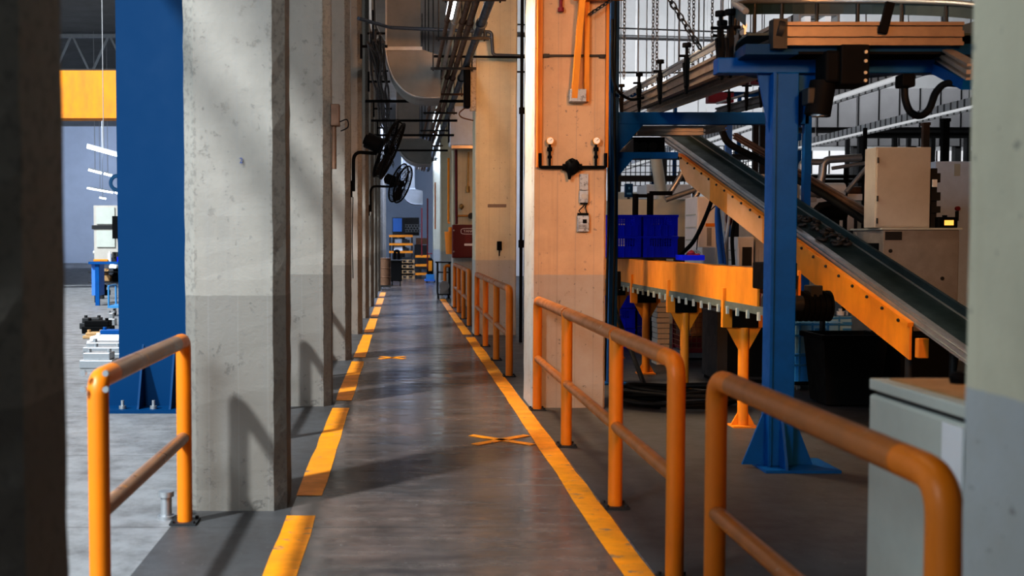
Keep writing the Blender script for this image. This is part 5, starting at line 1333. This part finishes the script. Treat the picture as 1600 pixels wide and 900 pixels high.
for i, (px_, py, s, m_, l) in enumerate(((1302, 297, .16, 'white', 'pale round motor cover under the black bar framework'), (1335, 298, .10, 'piperust', 'small rusty part on the white shelf of the framework'), (1268, 300, .14, 'steel', 'silver drum-shaped part left of the round motor cover'), (1300, 330, .20, 'black', 'black bulky motor above the belt'))):
    Y = 17.0 if i != 1 else 17.4
    c = P(px_, py, Y)
    solo(MB().cyl(c - Vector((s, 0, 0)), c + Vector((s, 0, 0)), s * .7, 16).cyl(c - Vector((s * 1.2, 0, 0)), c - Vector((s, 0, 0)), s * .4, 12).span(c.x - s * .4, c.x + s * .4, c.y - s * .5, c.y + s * .5, c.z - s * 1.1, c.z - s * .6), 'motor', M[m_], l, 'motor', 'motors on the framework', org=c)

# ---------------------------------------------------------------- far part of the right hall
# lamp and tray rows
rows = [(5.7, 4.6, 15, 9, 'nearest to the aisle'), (9.1, 4.6, 14, 11, 'middle'), (12.7, 4.6, 20, 9, 'right-hand')]
for x, z, y0, n, nm_ in rows:
    first = None
    for i in range(n):
        y = y0 + i * 3.02
        if first is None:
            t = thing('hanging_lamp', (x, y, z), 'long hanging lamp tray in the %s row of the right hall' % nm_, 'lamp', 'lamp trays, %s row' % nm_)
            MB().span(x - .26, x + .26, y, y + 3.0, z + .08, z + .14).span(x - .28, x - .25, y, y + 3.0, z - .03, z + .14).span(x + .25, x + .28, y, y + 3.0, z - .03, z + .14).build('tray', M['tray'], t)
            MB().span(x - .18, x - .10, y + .05, y + 2.95, z - .0, z + .08).span(x + .10, x + .18, y + .05, y + 2.95, z - .0, z + .08).build('lamp_tubes', M['tubew'], t)
            MB().cyl((x, y + 1.5, z + .12), (x, y + 1.5, 13), .012, 6).build('rod', M['wire'], t)
            first = t
        else: dup(first, (x, y, z))
# rods and chains hanging
rod0 = chain0 = None
Yr = 24
for i, px_ in enumerate((997, 1042, 1060, 1091, 1099, 1126, 1142, 1172, 1190, 1222, 1248)):
    y = Yr + (i % 3) * 2.5; x = P(px_, 100, y).x; z = ZZ(140 - (i * 37) % 23, y)
    if rod0 is None:
        rod0 = solo(MB().cyl((0, 0, 0), (0, 0, 13 - ZZ(140, 24)), .015, 6), 'hanging_rod', M['wire'], 'thin grey rod hanging from the roof against the pale back wall', 'rod', 'rods hanging over the right hall', org=None)
        rod0.location = (x, y, z)
    else:
        o = rod0.copy(); COL.objects.link(o); o.location = (x, y, max(z, 11 - (13 - ZZ(140, 24))))
for i, px_ in enumerate((975, 1020, 1026, 1076, 1083, 1112, 1162)):
    y = 23 + (i % 2) * 2; x = P(px_, 100, y).x; z = ZZ(125 + (i * 13) % 20, y)
    if chain0 is None:
        chain0 = chain((x, y, 13), (x, y, z), 'thin chain hanging from the roof against the pale back wall', .10, .011, 'chains hanging over the right hall', 'hanging_chain', 'wire')
    else:
        o = chain0.copy(); COL.objects.link(o); o.location = (x, y, 13)
chain(P(1038, -14, 9), P(1096, 78, 9), 'heavy dark chain slanting down to the overhead conveyor', .075, .008)
# conduits on the back wall
for i, (y, py0, py1, r, m_, l) in enumerate(((40, 52, 62, .09, 'steel', 'thick grey conduit running across in front of the pale back wall'), (36, 36, 50, .025, 'dark', 'thin dark conduit above the thick grey one'), (36, 112, 114, .03, 'dark', 'thin dark conduit below the thick grey one'))):
    a = P(955, py0, y); b = P(1520, py1 + (py1 - py0) * 1.0, y)
    mb = MB().tube([(2.5, y, a.z), b], r, 10)
    mb.cyl((a.x, y, a.z), (a.x + .01, y, 13), .01, 6); mb.cyl((b.x - 1, y, b.z), (b.x - 1, y, 13), .01, 6)
    solo(mb, 'wall_conduit', M[m_], l, 'pipe', org=(2.5, y, a.z))
# dark band, girders and partitions at the back
solo(MB().span(P(965, 130, 48).x, P(1040, 130, 48).x, 47.9, 48.2, ZZ(141, 48), ZZ(121, 48)), 'window_band', M['steel'], 'grey glazed band low on the pale back wall, right of the gauge column', 'window band', org=(P(1000, 130, 48).x, 48, 8))
t = thing('mezzanine', (P(1380, 190, 44).x, 44, 0), 'dark grey mezzanine front at the back of the right hall', 'mezzanine')
MB().span(P(1238, 180, 44).x, P(1540, 180, 44).x, 44, 44.3, ZZ(228, 44), ZZ(138, 44)).build('front_panel', M['walld'], t)
for px_ in (1250, 1340, 1430, 1500): MB().span(P(px_, 200, 44).x - .12, P(px_, 200, 44).x + .12, 44.1, 44.4, 0, ZZ(228, 44)).build('post', M['dark'], t)
mb = MB()
for k in range(9): mb.span(P(1245 + k * 32, 180, 44).x - .02, P(1245 + k * 32, 180, 44).x + .02, 43.95, 44, ZZ(228, 44), ZZ(138, 44))
mb.build('seams', M['black'], t)
for i, (py, y, x0_, x1_) in enumerate(((206, 35.5, 1230, 1520), (214, 31.5, 1340, 1520), (248, 32.6, 960, 1200), (282, 32.3, 955, 1200), (150, 39, 955, 1260))):
    z = ZZ(py, y)
    t = thing('girder', (P(x0_, py, y).x, y, z), ['dark girder just below the mezzanine front', 'lower dark girder behind the tall brownish box', 'upper dark girder of the wire partition', 'lower dark girder of the wire partition', 'dark blue girder behind the straight overhead conveyor'][i], 'girder', 'girders across the right hall')
    xa_, xb_ = P(x0_, py, y).x, P(x1_, py, y).x
    m_ = M['blue' if i == 4 else 'dark']
    MB().span(xa_, xb_, y, y + .12, z - .03, z).span(xa_, xb_, y, y + .12, z + .12, z + .15).span(xa_, xb_, y + .05, y + .07, z, z + .12).build('beam', m_, t)
    for q_ in (.03, .33, .66, .97):
        x_ = xa_ + (xb_ - xa_) * q_; MB().span(x_ - .06, x_ + .06, y, y + .12, 0, z - .03).build('post', m_, t)
Y = 33
t = thing('wire_partition', (P(1070, 260, Y).x, Y, 0), 'tall wire grid partition in front of pale windows, left of the inclined conveyor', 'partition')
mb = MB(); xa_, xb_ = P(955, 260, Y).x, P(1215, 260, Y).x; z0_, z1_ = ZZ(290, Y), ZZ(228, Y)
nx = 34
for i in range(nx + 1): mb.span(xa_ + (xb_ - xa_) * i / nx - .012, xa_ + (xb_ - xa_) * i / nx + .012, Y, Y + .02, z0_, z1_)
for i in range(7): mb.span(xa_, xb_, Y + .02, Y + .035, z0_ + (z1_ - z0_) * i / 6 - .012, z0_ + (z1_ - z0_) * i / 6 + .012)
mb.build('grid', M['dark'], t)
for q_ in (0, .25, .5, .75, 1):
    x_ = xa_ + (xb_ - xa_) * q_; MB().span(x_ - .04, x_ + .04, Y - .01, Y + .06, 0, z1_ + .05).build('post', M['blue' if q_ in (.25, .75) else 'dark'], t)
# lit windows in the back wall behind the partition
for k in range(11):
    x_ = 13 + k * 1.9
    t = tag(MB().span(x_, x_ + 1.6, 49.88, 49.98, ZZ(272, 50), ZZ(236, 50)).build('window_%d' % (k + 1), M['glow']), kind='structure')
    mb = MB()
    for q_ in (0, .5, 1): mb.span(x_ + 1.6 * q_ - .03, x_ + 1.6 * q_ + .03, 49.84, 49.88, ZZ(272, 50), ZZ(236, 50))
    mb.build('window_frame', M['dark'], t)
for i, (x_, py, y, w_, m_, l) in enumerate(((1178, 125, 34, .9, 'red', 'dark red box high on the back girder'), (1127, 152, 30, .7, 'redp', 'red and white box on the dark blue girder'))):
    c = P(x_, py, y)
    solo(MB().span(c.x - w_ / 2, c.x + w_ / 2, y, y + .3, c.z - .14, c.z + .14, .01).span(c.x - w_ / 2 + .05, c.x, y - .01, y, c.z - .1, c.z + .1).cyl((c.x, y + .15, c.z + .14), (c.x, y + .15, 13), .012, 6), 'junction_box', M[m_], l, 'box', org=c)
t = thing('slanted_duct', tuple(P(1030, 275, 25)), 'pale grey round duct leaning in front of the wire partition', 'duct')
MB().tube([P(1024, 240, 25), P(1033, 300, 25)], .13, 14).build('pipe', M['cab'], t)
MB().tube([P(1033, 300, 25), (P(1033, 300, 25).x, 25, 0)], .10, 12).build('lower_pipe', M['cab'], t)
for i, (pts, l) in enumerate((([(1066, 270), (1045, 305)], 'silver strut slanting above the pale grey machine'), ([(1110, 288), (1040, 312)], 'long pale arm above the pale grey machine'), ([(1100, 285), (1085, 310)], 'short silver strut above the white louvred cabinet'))):
    a, b = P(*pts[0], 20), P(*pts[1], 20)
    solo(MB().tube([a, b], .05, 8).cyl(a, a + (b - a) * .1, .07, 10), 'robot_arm', M['steel'], l, 'strut', org=a)
# hanging blue and grey uprights behind the belt
for i, (px_, y, y0_, y1_, m_, l) in enumerate(((1139, 22, 195, 300, 'blueglow', 'thin blue upright behind the inclined belt'), (1181, 24, 196, 270, 'dark', 'dark upright left of the blue post, behind the belt'), (1192, 24, 196, 275, 'dark', 'second dark upright left of the blue post, behind the belt'), (1478, 20, 190, 250, 'black', 'black upright between the tall box and the right column'), (1447, 22, 196, 230, 'piperust', 'brown upright above the tall brownish box'))):
    x_ = P(px_, 250, y).x
    solo(MB().span(x_ - .06, x_ + .06, y, y + .1, 0, ZZ(y0_, y)).span(x_ - .07, x_ + .07, y - .02, y + .12, ZZ(y0_, y), ZZ(y0_, y) + .06), 'upright', M[m_], l, 'post', org=(x_, y, 0))

# ================================================================ light and camera
w_ = bpy.data.worlds.new('world'); scn.world = w_; w_.use_nodes = True
bg = w_.node_tree.nodes['Background']; bg.inputs['Color'].default_value = (.66, .82, 1.0, 1); bg.inputs['Strength'].default_value = .55
def sun(name, direction, strength, col, ang):
    l = bpy.data.lights.new(name, 'SUN'); l.energy = strength; l.color = col; l.angle = math.radians(ang)
    o = bpy.data.objects.new(name, l); COL.objects.link(o); o.rotation_euler = Vector(direction).to_track_quat('-Z', 'Y').to_euler(); o.location = (-8, -5, 14)
    return o
def area(name, loc, target, size, energy, col, sy=None):
    l = bpy.data.lights.new(name, 'AREA'); l.energy = energy; l.color = col; l.size = size
    if sy: l.shape = 'RECTANGLE'; l.size_y = sy
    o = bpy.data.objects.new(name, l); COL.objects.link(o); o.location = loc
    o.rotation_euler = (Vector(target) - Vector(loc)).to_track_quat('-Z', 'Y').to_euler(); return o
sun('daylight', (.30, .30, -.44), 6.6, (.87, .95, 1.0), 3.2)
WARM = (1.0, .44, .15)
for i, (x, y, z, e) in enumerate(((2.6, 12.6, 5.0, 72), (2.3, 20.6, 5.4, 16))):
    area('warm_bay_lamp', (x, y, z), (1.8, y + 7, 2.8), 1.2, e, WARM).data.spread = math.radians(105)
area('warm_bay_lamp', (3.2, -2.0, 5.0), (2.3, 10.6, 2.2), 1.2, 78, WARM).data.spread = math.radians(60)
area('conveyor_fill', (-.3, 10.7, 6.0), (3.6, 10.2, 1.2), 1.0, 170, (1.0, .74, .48)).data.spread = math.radians(70)  # added warm fill for the orange side panels; no lamp hangs here
area('left_column_fill', (-3.6, .4, 4.6), (-1.1, 9, 1.8), 2.2, 200, (.74, .89, 1.0)).data.spread = math.radians(110)  # added cool fill on the fronts of the left columns
area('aisle_fill', (.3, 10, 7.3), (.3, 11, 0), .8, 110, (1.0, .78, .60), 14)  # overhead fill added to soften the shadows on the aisle floor
area('far_cool_fill', (.3, 44, 7.2), (.3, 46, 0), 1.6, 2100, (.52, .66, 1.0), 14)  # added bluish fill that lifts the hazy end of the aisle
area('left_hall_lamp', (-9, 26, 9.5), (-9, 28, 0), 8, 900, (.92, .96, 1.0), 20)
area('left_back_fill', (-17, 66, 8.5), (-20, 80, 5.5), 12, 1000, (.72, .82, 1.0), 3)  # unseen fill added to brighten the back wall of the left hall
area('right_hall_lamp', (14, 34, 12.5), (14, 36, 0), 12, 1000, (.93, .96, 1.0), 18)
area('back_wall_fill', (14, 40, 9.5), (14, 50, 9.8), 18, 1500, (.95, .97, 1.0), 3)  # unseen fill added to brighten the pale back wall

cam = bpy.data.cameras.new('camera'); co = bpy.data.objects.new('camera', cam); COL.objects.link(co)
co.location = (0, 0, CAMZ); co.rotation_euler = (math.pi / 2 - PITCH, 0, 0)
cam.sensor_width = 36; cam.lens = 36 * F / 1600; cam.shift_x = (800 - VX) / 1600
cam.clip_end = 300
cam.dof.use_dof = True; cam.dof.focus_distance = 13; cam.dof.aperture_fstop = 2.6
scn.camera = co
scn.view_settings.view_transform = 'Standard'
for lk in ('Medium High Contrast', 'Standard - Medium High Contrast'):
    try:
        scn.view_settings.look = lk; break
    except Exception as ex: print('LOOK', ex)
scn.view_settings.exposure = 0.0
